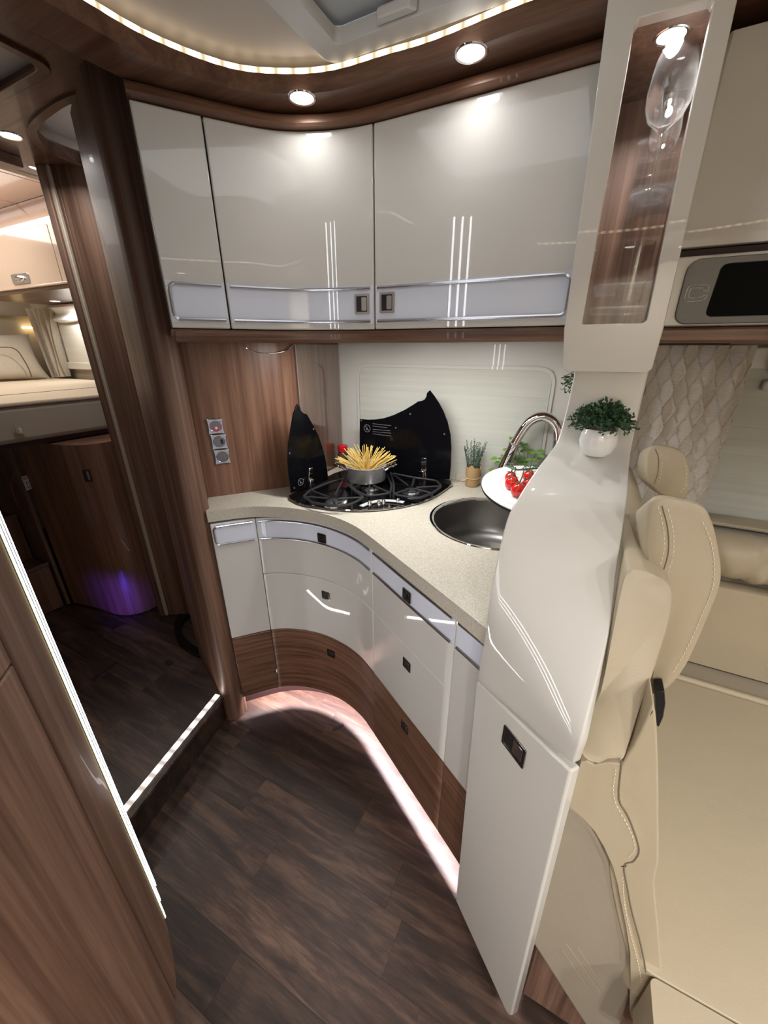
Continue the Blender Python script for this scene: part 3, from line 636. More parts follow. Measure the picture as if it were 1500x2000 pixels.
main = [cs[0] + Vector((-.02, .01, .006)), (cs[0] + cs[1]) / 2 + Vector((.01, 0, .006)), (cs[3] + cs[4]) / 2 + Vector((0, 0, .008)), cs[5], cs[5] + Vector((.03, -.01, 0))]
q.tube(cr(main, 5), .0026, n=6)
for k, c in enumerate(cs): q.tube(cr([c - Vector((0, 0, .010)), c + Vector((.004, .004, .006)), Vector(cr(main, 5)[min(3 * k + 2, 18)])], 4), .0018, n=5)
for k in range(8):
    c = Vector(cr(main, 5)[2 * k + 1]); a = k * 2.3; q.tube(cr([c, c + Vector((cos(a) * .012, sin(a) * .012, .010)), c + Vector((cos(a) * .024, sin(a) * .02, .008))], 3), [.0014] * 6 + [.0005], n=5)
tag(obj('tomato_vine', q, 'vine_green'), 'curly green vine stem lying over the red tomatoes', 'stem')
# tap
TP = thing('kitchen_tap', 'tall chrome gooseneck tap arching up behind the white board', 'tap', (-.067, 1.42, .925))
path = cr([(-.067, 1.42, .93), (-.067, 1.42, 1.05), (-.069, 1.42, 1.145), (-.090, 1.418, 1.190), (-.128, 1.414, 1.206), (-.165, 1.409, 1.187), (-.192, 1.405, 1.140), (-.210, 1.402, 1.09), (-.221, 1.40, 1.05)], 7)
q = MB(); q.tube(path, .0165, n=20); obj('spout', q, 'chrome', TP)
q = MB(); q.tube([(-.205, 1.403, 1.105), (-.236, 1.398, .995)], [.0195, .0205], n=24); obj('spray_head', q, 'chrome', TP, bevel=.002)
q = MB(); q.tube([(-.2035, 1.403, 1.110), (-.2055, 1.403, 1.104)], .0215, n=24); obj('collar', q, 'aluminium', TP, bevel=.001)
q = MB(); q.lathe([(.030, .9255), (.030, .932), (.024, .936), (.022, .99), (.017, .995)], (-.067, 1.42, 0), n=28); obj('tap_base', q, 'chrome', TP)

# hob
def hz(c, z=.937): return [atz(560 + x / 4.412, 740 + y / 4.412, z)[:2] for x, y in c]
HB = thing('gas_hob', 'black corner gas hob with iron grates and raised glass lids', 'hob', (-.65, 1.2, .925))
hf = cr(hz([(25, 1022), (100, 1060), (200, 1082), (450, 1112), (700, 1118), (1000, 1084), (1250, 1012), (1424, 902)]), 6)
hbk = [(-.43, 1.425), (-.53, 1.440), (-.70, 1.445), (-.80, 1.435), (-.875, 1.375), (-.892, 1.30), (-.892, 1.10), (-.888, 1.0)]
hp = hf + hbk
q = MB(); q.prism(hp, .9255, .934); obj('glass_plate', q, 'black_glass', HB, bevel=.003)
q = MB(); q.tube([(p[0], p[1], .931) for p in hp], .0035, n=6, closed=True); obj('rim', q, 'chrome', HB)
def inset_ring(c, z, r=.005): 
    q = MB(); q.tube([(p[0], p[1], z) for p in c], r, n=6, closed=True); return q
grates = [('left', [(140, 1005), (200, 950), (370, 880), (490, 850), (560, 935), (665, 1012), (560, 1066), (430, 1085), (230, 1058)], (400, 1030)),
          ('mid', [(505, 850), (690, 800), (865, 820), (905, 900), (893, 975), (690, 1000), (585, 945)], (720, 905)),
          ('right', [(895, 800), (1100, 840), (1290, 865), (1335, 915), (1250, 975), (1130, 1018), (920, 985), (925, 900)], (1075, 935))]
for nm, pts, cen in grates:
    P = hz(pts, .957); c = hz([cen], .957)[0]; n = len(P); P_ = []
    for i in range(n):
        for t in (.15, .5, .85): P_.append(tuple(P[i][k] + (P[(i + 1) % n][k] - P[i][k]) * t for k in (0, 1)))
    q = inset_ring(P_, .952, .0042)
    for k in range(0, 5):
        a = P[int(k * n / 5)]; m_ = (c[0] + (a[0] - c[0]) * .16, c[1] + (a[1] - c[1]) * .16); q.tube([(a[0], a[1], .953), (m_[0], m_[1], .955)], .0036, n=6)
    for k in (1, 4, 6): q.tube([(P[k][0], P[k][1], .934), (P[k][0], P[k][1], .953)], .004, n=6)
    obj('grate', q, 'cast_iron', HB)
    q = MB(); q.lathe([(.034, .9345), (.034, .939), (.028, .940), (.026, .944), (.0001, .944)], (*c, 0), n=24); bo = obj('burner', q, 'aluminium', HB)
    q = MB(); q.lathe([(.024, .944), (.025, .947), (.022, .949), (.0001, .949)], (*c, 0), n=24); obj('burner_cap', q, 'cast_iron', bo)
ctl = [atz(560 + x / 4.412, 740 + y / 4.412, .938) for x, y in ((640, 1098), (720, 1068), (820, 1050), (920, 1052), (1010, 1064))]
q = MB(); q.tube(cr(ctl, 5), .01, sq=(.016, .004)); obj('control_strip', q, 'pale_metal', HB, bevel=.001)
for x, y in ((715, 1088), (835, 1072), (958, 1060), (795, 1085)):
    c = atz(560 + x / 4.412, 740 + y / 4.412, .936); q = MB(); q.lathe([(.0075, .934), (.0065, .947), (.005, .950), (.0001, .950)], (c[0], c[1], 0), n=16); obj('knob', q, 'chrome', HB)
# lids: vertical smoked panels standing on the hob's two rear edges
def lid(Pa, Pb, pts, marks, name):
    n = Vector((Pb[1] - Pa[1], -(Pb[0] - Pa[0]), 0)).normalized()
    if n.y > 0: n = -n
    poly3 = [atl(560 + x / 4.412, 740 + y / 4.412, Pa, Pb) for x, y in pts]; ex = Vector((Pb[0] - Pa[0], Pb[1] - Pa[1], 0)).normalized(); O = Vector((Pa[0], Pa[1], 0))
    p2 = [((Vector(p) - O).dot(ex), p[2]) for p in poly3]
    T = lambda a, b_, c: tuple(O + ex * a + Vector((0, 0, b_)) + n * c)
    q = MB(); q.prism_t(p2, -.005, 0, T); ld = obj(name, q, 'black_glass', HB, bevel=.001)
    def m2(x, y): p = atl(560 + x / 4.412, 740 + y / 4.412, Pa, Pb); return ((Vector(p) - O).dot(ex), p[2])
    for x, y in marks:
        a, b_ = m2(x, y); q = MB(); q.prism_t(circ((a, b_), .0035, 10), 0, .0012, T); obj('buffer', q, 'grey_metal_paint', ld)
    return ld, T, m2
pa = [atz(569, 966, .938), atz(642, 938, .938)]
l1, T1, m1 = lid(pa[0][:2], pa[1][:2], [(40, 985), (22, 850), (12, 700), (18, 560), (35, 440), (60, 300), (90, 215), (115, 240), (125, 275), (150, 298), (176, 305), (230, 400), (275, 490), (310, 590), (340, 710), (352, 800), (360, 868), (250, 915)], [(230, 432), (25, 640), (65, 940)], 'left_lid')
pb = [atz(702, 914, .938), atz(878, 940, .938)]
l2, T2, m2_ = lid(pb[0][:2], pb[1][:2], [(628, 770), (628, 345), (700, 352), (765, 350), (840, 338), (920, 312), (1020, 265), (1090, 222), (1132, 194), (1165, 190), (1190, 175), (1203, 150), (1208, 122), (1232, 98), (1270, 145), (1310, 205), (1350, 280), (1385, 370), (1410, 480), (1418, 600), (1412, 750), (1402, 868), (1200, 845), (900, 800)], [(1065, 302), (940, 422), (1358, 475), (643, 358)], 'right_lid')
l1.name = 'lid'; l2.name = 'lid'
def nosign(par, T, c, r):
    q = MB(); q.prism_t(circ(c, r, 32), .0002, .0008, T, holes=[circ(c, r * .86, 32)])
    q.prism_t([(c[0] - r * .65, c[1] + r * .55), (c[0] - r * .55, c[1] + r * .65), (c[0] + r * .65, c[1] - r * .55), (c[0] + r * .55, c[1] - r * .65)], .0002, .0008, T)
    q.prism_t([(c[0] - r * .35, c[1] - r * .35), (c[0], c[1] - r * .45), (c[0] + r * .3, c[1] - r * .2), (c[0] + .1 * r, c[1] + r * .05), (c[0] - .1 * r, c[1] + r * .4), (c[0] - r * .2, c[1])], .0002, .0008, T)
    return obj('warning_print', q, 'print_grey', par)
nosign(l1, T1, m1(120, 888), .0135)
nosign(l2, T2, m2_(693, 426), .0155)
q = MB()
for i, (ya, yb, w) in enumerate(((385, 402, 1.), (405, 420, .8), (433, 446, .95), (453, 467, 1.), (472, 492, 1.))):
    a = m2_(742, ya); b_ = m2_(742 + 158 * w, yb); q.prism_t([(a[0], a[1] - .0013), (b_[0], b_[1] - .0013), (b_[0], b_[1] + .0004), (a[0], a[1] + .0004)], .0002, .0008, T2)
obj('warning_print', q, 'print_grey', l2)
for (T, mm_, par, tp_, bt_, w) in ((T1, m1, l1, (205, 765), (195, 940), .018), (T2, m2_, l2, (1185, 680), (1180, 860), .020)):
    a = mm_(*tp_); b_ = mm_(*bt_); q = MB()
    q.prism_t([(a[0] - w / 2, a[1]), (a[0] + w / 2, a[1]), (b_[0] + w / 2, b_[1]), (b_[0] - w / 2, b_[1])], .0005, .004, T)
    q.prism_t([(b_[0] - w / 2 - .004, b_[1] + .035), (b_[0] + w / 2 - .004, b_[1] + .037), (b_[0] + w / 2, b_[1] - .006), (b_[0] - w / 2 - .004, b_[1] - .006)], .004, .022, T)
    obj('hinge', q, 'chrome', par, bevel=.002)
# pot with spaghetti
pc = atz(721, 945, .957); pc = (pc[0] - .035, pc[1] + .040); zr = 1.015
PT = thing('cooking_pot', 'small steel cooking pot with side handles standing on the rear grate', 'pot', (*pc, .957))
q = MB(); q.lathe([(.0001, .9575), (.068, .9575), (.074, .963), (.075, 1.012), (.078, 1.0165), (.0755, 1.017), (.0735, 1.012), (.0725, .966), (.0001, .962)], (*pc, 0), n=48); obj('body', q, 'steel_pot', PT, ang=50)
vr = Vector((.89, .454, 0))
for s_ in (-1, 1):
    dv = vr * s_; sd = Vector((-dv.y, dv.x, 0)); c = Vector((*pc, 1.0))
    q = MB(); q.tube(cr([c + dv * .073 + sd * .022, c + dv * .090 + sd * .021 + Vector((0, 0, .012)), c + dv * .112 + sd * .014 + Vector((0, 0, .018)), c + dv * .112 - sd * .014 + Vector((0, 0, .018)), c + dv * .090 - sd * .021 + Vector((0, 0, .012)), c + dv * .073 - sd * .022], 5), .0038, n=8); obj('handle', q, 'chrome', PT)
rnd = random.Random(3)
for k in range(92):
    g = rnd.choice([-1.25, -1.12, -.62, -.5, -.38, 0, .1, .34, .45, .8, .95, 1.15]) + rnd.uniform(-.055, .055)   # fan of strands in the picture's plane, leaning on the rim
    ahead = rnd.uniform(-.35, .35)
    b0 = Vector((pc[0], pc[1], .966)) - vr * (g * .022) + Vector((rnd.uniform(-.012, .012), rnd.uniform(-.02, .02), 0))
    dirv = (vr * (g * 1.0) + Vector((-.454, .89, 0)) * ahead + Vector((0, 0, .80))).normalized(); ln = rnd.uniform(.105, .125) + abs(g) * .022
    mid = b0 + dirv * ln * .55; tip = b0 + dirv * ln + vr * (g * .006) - Vector((0, 0, .004 * abs(g)))
    q = MB(); q.tube([b0, mid, tip], .00135, n=5)
    tag(obj('spaghetti_strand', q, 'pasta', org=b0, smooth=False), 'dry yellow spaghetti strand ' + ('drooping far to the left over the pot rim' if g < -.9 else 'leaning left out of the steel pot' if g < -.3 else 'standing nearly upright in the steel pot' if g < .25 else 'leaning right out of the steel pot' if g < .7 else 'drooping far to the right over the pot rim'), 'pasta', 'spaghetti ' + ('far left' if g < -.9 else 'left' if g < -.3 else 'upright' if g < .25 else 'right' if g < .7 else 'far right') + ' in the pot')
# spice jar with red cap
jc = atz(676, 918, .925); jc = (-.925, 1.415)
JR = thing('spice_jar', 'dark spice jar with a red screw cap behind the pot', 'jar', (*jc, .925))
q = MB(); q.lathe([(.0001, .9255), (.021, .9255), (.022, .93), (.022, .985), (.017, .998), (.017, 1.003)], (*jc, 0), n=24); obj('jar_body', q, 'spice', JR)
q = MB(); q.lathe([(.0205, .998), (.0215, 1.0), (.0215, 1.022), (.019, 1.025), (.0001, 1.025)], (*jc, 0), n=24); obj('cap', q, 'red_plastic', JR)
# sockets on the partition
PA, PB = (-1.15, .87), (-.968, 1.10)
ex = Vector((PB[0] - PA[0], PB[1] - PA[1], 0)).normalized(); nn = Vector((ex.y, -ex.x, 0)); O = Vector((*PA, 0))
TS = lambda a, b_, c: tuple(O + ex * a + Vector((0, 0, b_)) + nn * c)
SO = thing('socket_strip', 'vertical strip of three chrome sockets on the walnut wall', 'socket', TS(.06, 1.12, 0))
for i, (px, py) in enumerate(((421, 832), (428, 862), (434, 891))):
    p = atl(px, py, PA, PB); a = (Vector(p) - O).dot(ex); z = p[2]; w = .026
    sq_ = []
    for (cx, cz), (dx, dz) in zip(((-w, -w), (w, -w), (w, w), (-w, w)), ((1, 0), (0, 1), (-1, 0), (0, -1))):
        for t in (0, .25, .5, .75):
            bow = .0028 * sin(pi * t); nx_, nz_ = dz, -dx; sq_.append((a + cx + dx * 2 * w * t - nx_ * bow, z + cz + dz * 2 * w * t - nz_ * bow))
    q = MB(); q.prism_t(sq_, .0005, .007, TS, holes=[circ((a, z), .0185, 28)]); fr = obj('socket', q, 'chrome', SO, bevel=.0025)
    q = MB(); q.prism_t(circ((a, z), .0185, 28), .0005, .005 if i != 1 else .008, TS); obj('flap', q, 'dark_chrome', fr, bevel=.0015)
    if i == 0: q = MB(); q.ball(TS(a + .001, z - .006, .0065), .0035, 12, 8); obj('indicator', q, 'red_led', fr)
    if i == 1: q = MB(); q.prism_t(rrect(a + .004, z - .008, a + .013, z + .008, .002), .008, .0105, TS); obj('rocker', q, 'black_satin', fr)
# chrome ring lamp just under the cabinets
c3 = [atl(px, py, (-1.05, 1.0 - .0), (-.93, 1.152)) for px, py in ((472, 668), (482, 680), (500, 688), (522, 690), (545, 688), (562, 682), (575, 670))]
q = MB(); q.tube(cr(c3, 4), .003, n=8); tag(obj('chrome_hoop', q, 'chrome'), 'thin chrome hoop hanging beneath the wall cabinets on the walnut wall', 'ring')

# ================================================================ WALL CABINETS
UP = cr([(-.918, .684), (-.84, .794), (-.773, .880), (-.72, .926), (-.66, .956), (-.60, .975), (-.529, .985), (-.40, .987), (-.20, .987), (.09, .987)], 8)
UL = plen(UP); UZ0, UZ1 = 1.462, 1.872
uA = onpath(UP, 423, 435)[0]; uB = onpath(UP, 730, 440)[0]; u0 = .001; uE = UL[-1]
def upper(a, b_, label, hpx, rl=False, rr=False):
    t = thing('wall_cabinet', label, 'cabinet', (*[c for c in at(UP, (a + b_) / 2)[0]], UZ0), 'kitchen wall cabinets')
    d = panel(t, 'door', UP, a + .001, b_ - .001, UZ0, UZ1, 'cream_gloss', bev=.003)
    band(d, UP, a, b_, 1.481, 1.556, roundl=rl, roundr=rr)
    pth = offset(cut(UP, a + .001, b_ - .001), .024); bk = offset(cut(UP, a + .001, b_ - .001), .07)
    q = MB(); q.prism(pth + list(reversed(bk)), UZ0 - .002, UZ1); obj('carcass', q, 'gap_dark', t)
    if hpx: handle(d, offset(UP, -.003), *hpx, w=.040, h=.046, mat='satin_nickel')
    return t
upper(u0, uA, 'narrow left wall cabinet door next to the walnut post', None, rl=True)
upper(uA, uB, 'curved middle wall cabinet door above the hob', (707, 594))
upper(uB, uE - .155, 'wide right wall cabinet door beside the glass column', (756, 591), rr=True)
# underside board with rounded walnut lip, and the cornice
wb = offset(UP, .004) + [(.09, 1.47), (-.955, 1.47), (-.955, 1.18), (-.985, 1.10), (-1.17, .86)]
q = MB(); q.prism(wb, 1.447, 1.459); struct('trim_6', q, 'wood_horizontal')
q = MB(); q.ribbon(offset(UP, .001), 1.430, 1.4605, .022); struct('trim_12', q, 'wood_horizontal', bevel=.009, seg=3)
ul = thing('under_cabinet_light', 'slim light bar under the wall cabinets above the worktop', 'light', (-.5, 1.12, 1.428))
q = MB(); q.box((-.5, 1.06, 1.4435), (.62, .016, .006)); obj('bar', q, 'lining_strip', ul)
light('under_cabinet_lamp', 'AREA', (-.5, 1.06, 1.4395), 5.0, (1, .98, .95), .6, .02)
q = MB()
prof = [(.004, 1.8735), (.016, 1.8735), (.020, 1.878), (.020, 1.885), (.014, 1.894), (.004, 1.899), (-.02, 1.8995), (-.02, 1.8735)]
offs = [offset(UP, -d) for d, z in prof]; q.loft([[(offs[k][i][0], offs[k][i][1], prof[k][1]) for k in range(len(prof))] for i in range(len(UP))]); struct('trim_7', q, 'wood_horizontal')

# ================================================================ GLOSSY COLUMN
CL = thing('glossy_column', 'tall glossy cream column with curved lower sheet and glazed display case above', 'column', (.01, .70, .05))
Pn, Qn = (-.08, .581), (.08, .447)
def seg_pts(L): return [atz(px, py, z) for px, py, z in L]
Lft = [atl(890, 1760, Pn, Qn), atl(911, 1540, Pn, Qn), atl(929, 1340, Pn, Qn)]
Rgt = [(.091, .438, .05), (.083, .4445, .45), (.074, .452, .86)]
n = (Qn[1] - Pn[1], -(Qn[0] - Pn[0])); 
# lower door
gx = Vector((Qn[0] - Pn[0], Qn[1] - Pn[1], 0)).normalized(); gn = Vector((gx.y, -gx.x, 0)); GO = Vector((*Pn, 0))
TG = lambda a, b_, c: tuple(GO + gx * a + Vector((0, 0, b_)) + gn * c)
def ga(p): return (Vector(p) - GO).dot(gx)
zl, zr_ = atl(930, 1337, Pn, Qn), atl(1118, 1497, Pn, Qn)
lowp = [(ga(atl(890, 1760, Pn, Qn)), .052), (ga(atl(984, 1978, Pn, Qn)) - .003, .050), (ga(atl(1006, 1962, Pn, Qn)) - .004, .058), (ga(atl(1008, 1955, Pn, Qn)), .075), (ga(zr_), .855), (ga(zl), .812)]
q = MB(); q.prism_t(lowp, -.02, .0, TG); lowd = obj('door', q, 'column_gloss', CL, bevel=.004, seg=3)
# latch on the door
(hx_, hz_) = (ga(atl(1004, 1457, Pn, Qn)), atl(1004, 1457, Pn, Qn)[2])
LPn = [tuple(GO.xy), tuple((GO + gx * .3).xy)]; handle(lowd, LPn, 0, 0, w=.056, h=.046, s=hx_, z=hz_, mat='dark_chrome')
# curved sheet
Ls = [tuple(Vector(zl) + Vector((0, 0, .010))), (-.0945, .594, .93), (-.0945, .594, 1.0), (-.095, .615, 1.06), (-.091, .66, 1.14), (-.080, .706, 1.175), (-.066, .775, 1.203), (-.052, .852, 1.222), (-.044, .900, 1.238), (-.040, .925, 1.275), (-.037, .932, 1.33), (-.036, .935, 1.40)]
Rs = [tuple(Vector(zr_) + Vector((0, 0, .004))), (.0735, .4535, .93), (.080, .497, .99), (.0865, .563, 1.045), (.0875, .652, 1.105), (.089, .700, 1.142), (.091, .762, 1.175), (.092, .835, 1.20), (.0925, .893, 1.228), (.093, .922, 1.268), (.093, .931, 1.33), (.093, .935, 1.40)]
Lc, Rc = cr(Ls, 7), cr(Rs, 7); rings = []
for a, b_ in zip(Lc, Rc): rings.append([tuple(Vector(a).lerp(Vector(b_), t)) for t in [i / 10 for i in range(11)]])
q = MB(); q.loft(rings, closed=False, cap=False); sheet = obj('curved_sheet', q, 'column_gloss', CL, ang=80, fixn=False)
sd = sheet.modifiers.new('solid', 'SOLIDIFY'); sd.thickness = .016; sd.offset = -1
bv = sheet.modifiers.new('bevel', 'BEVEL'); bv.width = .0035; bv.segments = 3; bv.limit_method = 'ANGLE'; bv.angle_limit = radians(50)
# joint line between shelf and curve
# carcass behind the sheet
q = MB(); q.prism([(-.070, .612), (.068, .480), (.080, .95), (-.05, .95)], .03, .83); obj('carcass', q, 'wood_vertical', CL)
# case
Y0 = .880
fr_o = [(-.049, 1.377), (.0895, 1.377), (.093, 1.45), (.087, 1.70), (.080, 1.91), (-.080, 1.91), (-.071, 1.70), (-.0655, 1.45)]
fr_o = [(-.056, 1.383), (-.047, 1.376), (.084, 1.376), (.0915, 1.384)] + fr_o[2:]
hol = [(-.036, 1.460), (-.034, 1.458), (.060, 1.458), (.0655, 1.463), (.0605, 1.66), (.0555, 1.852), (.051, 1.857), (-.034, 1.859), (-.038, 1.853), (-.037, 1.66)]
q = MB(); q.prism_t(fr_o, .0, .022, lambda x, z, y: (x, Y0 + y, z), holes=[hol]); obj('case_frame', q, 'column_gloss', CL, bevel=.004, seg=3)
q = MB()
for xa, za, xb, zb in ((-.056, 1.383, -.0655, 1.45), (-.0655, 1.45, -.071, 1.70), (-.071, 1.70, -.079, 1.899)):
    q.add([(xa, .90, za), (xb, .90, zb), (xb + .014, .90, zb), (xa + .014, .90, za), (xa, 1.16, za), (xb, 1.16, zb), (xb + .014, 1.16, zb), (xa + .014, 1.16, za)], [(0, 1, 2, 3), (7, 6, 5, 4), (0, 4, 5, 1), (3, 2, 6, 7), (0, 3, 7, 4), (1, 5, 6, 2)])
for xa, za, xb, zb in ((.0905, 1.384, .092, 1.45), (.092, 1.45, .086, 1.70), (.086, 1.70, .080, 1.899)):
    q.add([(xa, .90, za), (xb, .90, zb), (xb - .010, .90, zb), (xa - .010, .90, za), (xa, 1.16, za), (xb, 1.16, zb), (xb - .010, 1.16, zb), (xa - .010, 1.16, za)], [(0, 1, 2, 3), (7, 6, 5, 4), (0, 4, 5, 1), (3, 2, 6, 7), (0, 3, 7, 4), (1, 5, 6, 2)])
q.box((.018, 1.03, 1.383), (.14, .26, .013)); obj('case_side', q, 'column_gloss', CL)
q = MB(); q.box((.008, 1.14, 1.655), (.145, .012, .50)); q.box((-.054, 1.02, 1.655), (.006, .23, .44)); q.box((.0765, 1.02, 1.60), (.004, .23, .34)); q.box((.012, 1.02, 1.440), (.13, .24, .012)); q.box((.006, 1.02, 1.868), (.128, .24, .006)); obj('case_lining', q, 'wood_vertical', CL)
q = MB(); q.prism_t([(-.042, 1.452), (.072, 1.452), (.062, 1.865), (-.044, 1.865)], .0235, .0265, lambda x, z, y: (x, Y0 + y, z)); obj('case_glass', q, 'thin_glass', CL)
downlight(.014, .955, 1.8648, 'bright spot inside the top of the glazed display case', 1.6, r=.024)
# acrylic holders and glasses
for z, y0_, lab in ((1.4895, 1.02, 'lowest clear shelf under the tumbler in the display case'), (1.527, 1.02, 'clear holder plate around the tumbler'), (1.668, 1.02, 'clear shelf under the wine glasses')):
    q = MB(); hole = [circ((.034, 1.0), .0285, 28)] if z == 1.527 else []
    q.prism([(-.030 if z < 1.6 else .0, .935), (-.02 if z < 1.6 else .01, .915), (.066, .915), (.073, .93), (.073, 1.10), (-.030 if z < 1.6 else .0, 1.10)], z - .004, z, holes=hole); tag(obj('clear_shelf', q, 'acrylic_clear', bevel=.001), lab, 'shelf', 'clear shelves in the display case')
for i, z in enumerate((1.700, 1.722, 1.745, 1.772)):
    q = MB(); q.prism([(.004, 1.062), (.058, 1.062), (.070, 1.07), (.070, 1.128), (.004, 1.128)], z - .004, z); tag(obj('clear_rack_plate', q, 'acrylic_clear', bevel=.001), ('lowest', 'second lowest', 'second highest', 'highest')[i] + ' clear plate stacked behind the wine glass stem', 'rack', 'clear rack plates in the case')
def wineglass(x, y, z0, s, label):
    P = [(.0001, 0), (.030, .0005), (.0315, .0015), (.03, .0028), (.008, .006), (.0035, .012), (.0028, .03), (.0028, .075), (.004, .088), (.012, .096), (.026, .108), (.033, .125), (.0345, .145), (.032, .170), (.0275, .196), (.0268, .196), (.0312, .170), (.0336, .145), (.032, .126), (.025, .110), (.010, .100), (.0001, .098)]
    q = MB(); q.lathe([(r * s, z * s + z0) for r, z in P], (x, y, 0), n=40); return tag(obj('wine_glass', q, 'glassware', ang=60, org=(x, y, z0)), label, 'glass', 'wine glasses in the display case')
wineglass(.030, .985, 1.6685, .98, 'front wine glass standing in the lit display case')
wineglass(.036, 1.032, 1.6685, .72, 'smaller wine glass behind the front one in the display case')
q = MB(); q.lathe([(.0001, 1.490), (.0225, 1.490), (.0235, 1.493), (.0265, 1.600), (.0258, 1.600), (.0225, 1.502), (.0001, 1.500)], (.034, 1.0, 0), n=40); tb_ = tag(obj('tumbler', q, 'glassware', ang=50), 'tall clear tumbler on the lowest shelf of the display case', 'glass')
# plant on the shelf of the column
def shrub(base_c, R, Hh, n, mat, leaf=(.010, .0045), seed=1, flat=.75, up=.25):
    rnd = random.Random(seed); q = MB()
    for k in range(n):
        a = rnd.uniform(0, 2 * pi); e = math.asin(rnd.uniform(-up, 1)); rr = rnd.uniform(.75, 1.05)
        dv = Vector((cos(a) * cos(e), sin(a) * cos(e), sin(e) * flat)); tip = Vector(base_c) + Vector((dv.x * R, dv.y * R, dv.z * R + R * .12)) * rr
        st = Vector(base_c) + Vector((dv.x, dv.y, 0)) * R * .18; mid = st.lerp(tip, .55) + Vector((0, 0, .008)); q.tube([st, mid, tip], [.0009, .0008, .0005], n=3, cap=False)
        for j in range(9):
            t = .35 + .65 * j / 8; c = (st.lerp(mid, t / .55) if t < .55 else mid.lerp(tip, (t - .55) / .45)); leafq(q, c, rnd, leaf, (tip - st).normalized())
    return q
def leafq(q, c, rnd, leaf, axis):
    d_ = (axis * .6 + Vector((rnd.uniform(-1, 1), rnd.uniform(-1, 1), rnd.uniform(-.5, 1)))).normalized(); s_ = d_.cross(Vector((rnd.uniform(-1, 1), rnd.uniform(-1, 1), .6))).normalized(); nn_ = d_.cross(s_); l, w = leaf; l *= rnd.uniform(.7, 1.2)
    q.add([c, c + d_ * l * .5 + s_ * w, c + d_ * l, c + d_ * l * .5 - s_ * w, c + d_ * l * .5 + nn_ * w * .35], [(0, 1, 4), (1, 2, 4), (2, 3, 4), (3, 0, 4)])
px_ = (.031, .868)
PP = thing('potted_shrub', 'bushy green artificial shrub in a round white pot on the column shelf', 'plant', (*px_, 1.214))
zb = 1.222
q = MB(); q.lathe([(.0001, zb), (.020, zb), (.030, zb + .010), (.0345, zb + .027), (.033, zb + .042), (.028, zb + .052), (.0265, zb + .052), (.031, zb + .040), (.0001, zb + .04)], (*px_, 0), n=40); obj('pot', q, 'porcelain', PP)
q = shrub((*px_, zb + .055), .056, .05, 210, 'leaf_dark', leaf=(.0085, .003), seed=4, flat=.72, up=.30); fo = obj('foliage', q, 'leaf_dark', PP, smooth=False); fo['kind'] = 'stuff'
# herb in kraft pot
kp = (-.345, 1.425)
HP = thing('potted_herb', 'small grey green herb in a kraft paper pot beside the hob', 'plant', (*kp, .925))
q = MB(); q.lathe([(.0001, .9262), (.023, .9262), (.0245, .93), (.0275, .985), (.0285, 1.0), (.026, 1.0), (.0255, .975), (.0001, .975)], (*kp, 0), n=28)
mbv = []
for v in q.v:
    if v[2] > .99: a = atan2(v[1] - kp[1], v[0] - kp[0]); v = (v[0], v[1], v[2] + .006 * sin(3 * a) + .004 * sin(7 * a) + .004)
    mbv.append(v)
q.v = mbv; obj('pot', q, 'kraft', HP)
q = MB(); q.tube([(kp[0] + .0272 * cos(t), kp[1] + .0272 * sin(t), .962 + .003 * sin(t)) for t in [2 * pi * i / 24 for i in range(24)]], .0012, n=6, closed=True); q.tube(cr([(kp[0] - .012, kp[1] - .025, .96), (kp[0] - .03, kp[1] - .03, .95), (kp[0] - .045, kp[1] - .025, .93), (kp[0] - .06, kp[1] - .03, .9265)], 4), .001, n=5); obj('string', q, 'string', HP)
q = MB(); rnd = random.Random(8)
for k in range(34):
    a = rnd.uniform(0, 2 * pi); sp_ = rnd.uniform(.1, 1); st = Vector((kp[0] + .014 * sp_ * cos(a), kp[1] + .014 * sp_ * sin(a), .975)); tip = Vector((kp[0] + (.012 + .030 * sp_) * cos(a), kp[1] + (.01 + .022 * sp_) * sin(a), rnd.uniform(1.055, 1.10))); mid = st.lerp(tip, .5) + Vector((0, 0, .004)); q.tube([st, mid, tip], .0008, n=3, cap=False)
    for j in range(13):
        t = .25 + .75 * j / 12; c = st.lerp(tip, t); leafq(q, c, rnd, (.0075, .0028), (tip - st).normalized())
fo = obj('foliage', q, 'leaf_grey', HP, smooth=False); fo['kind'] = 'stuff'
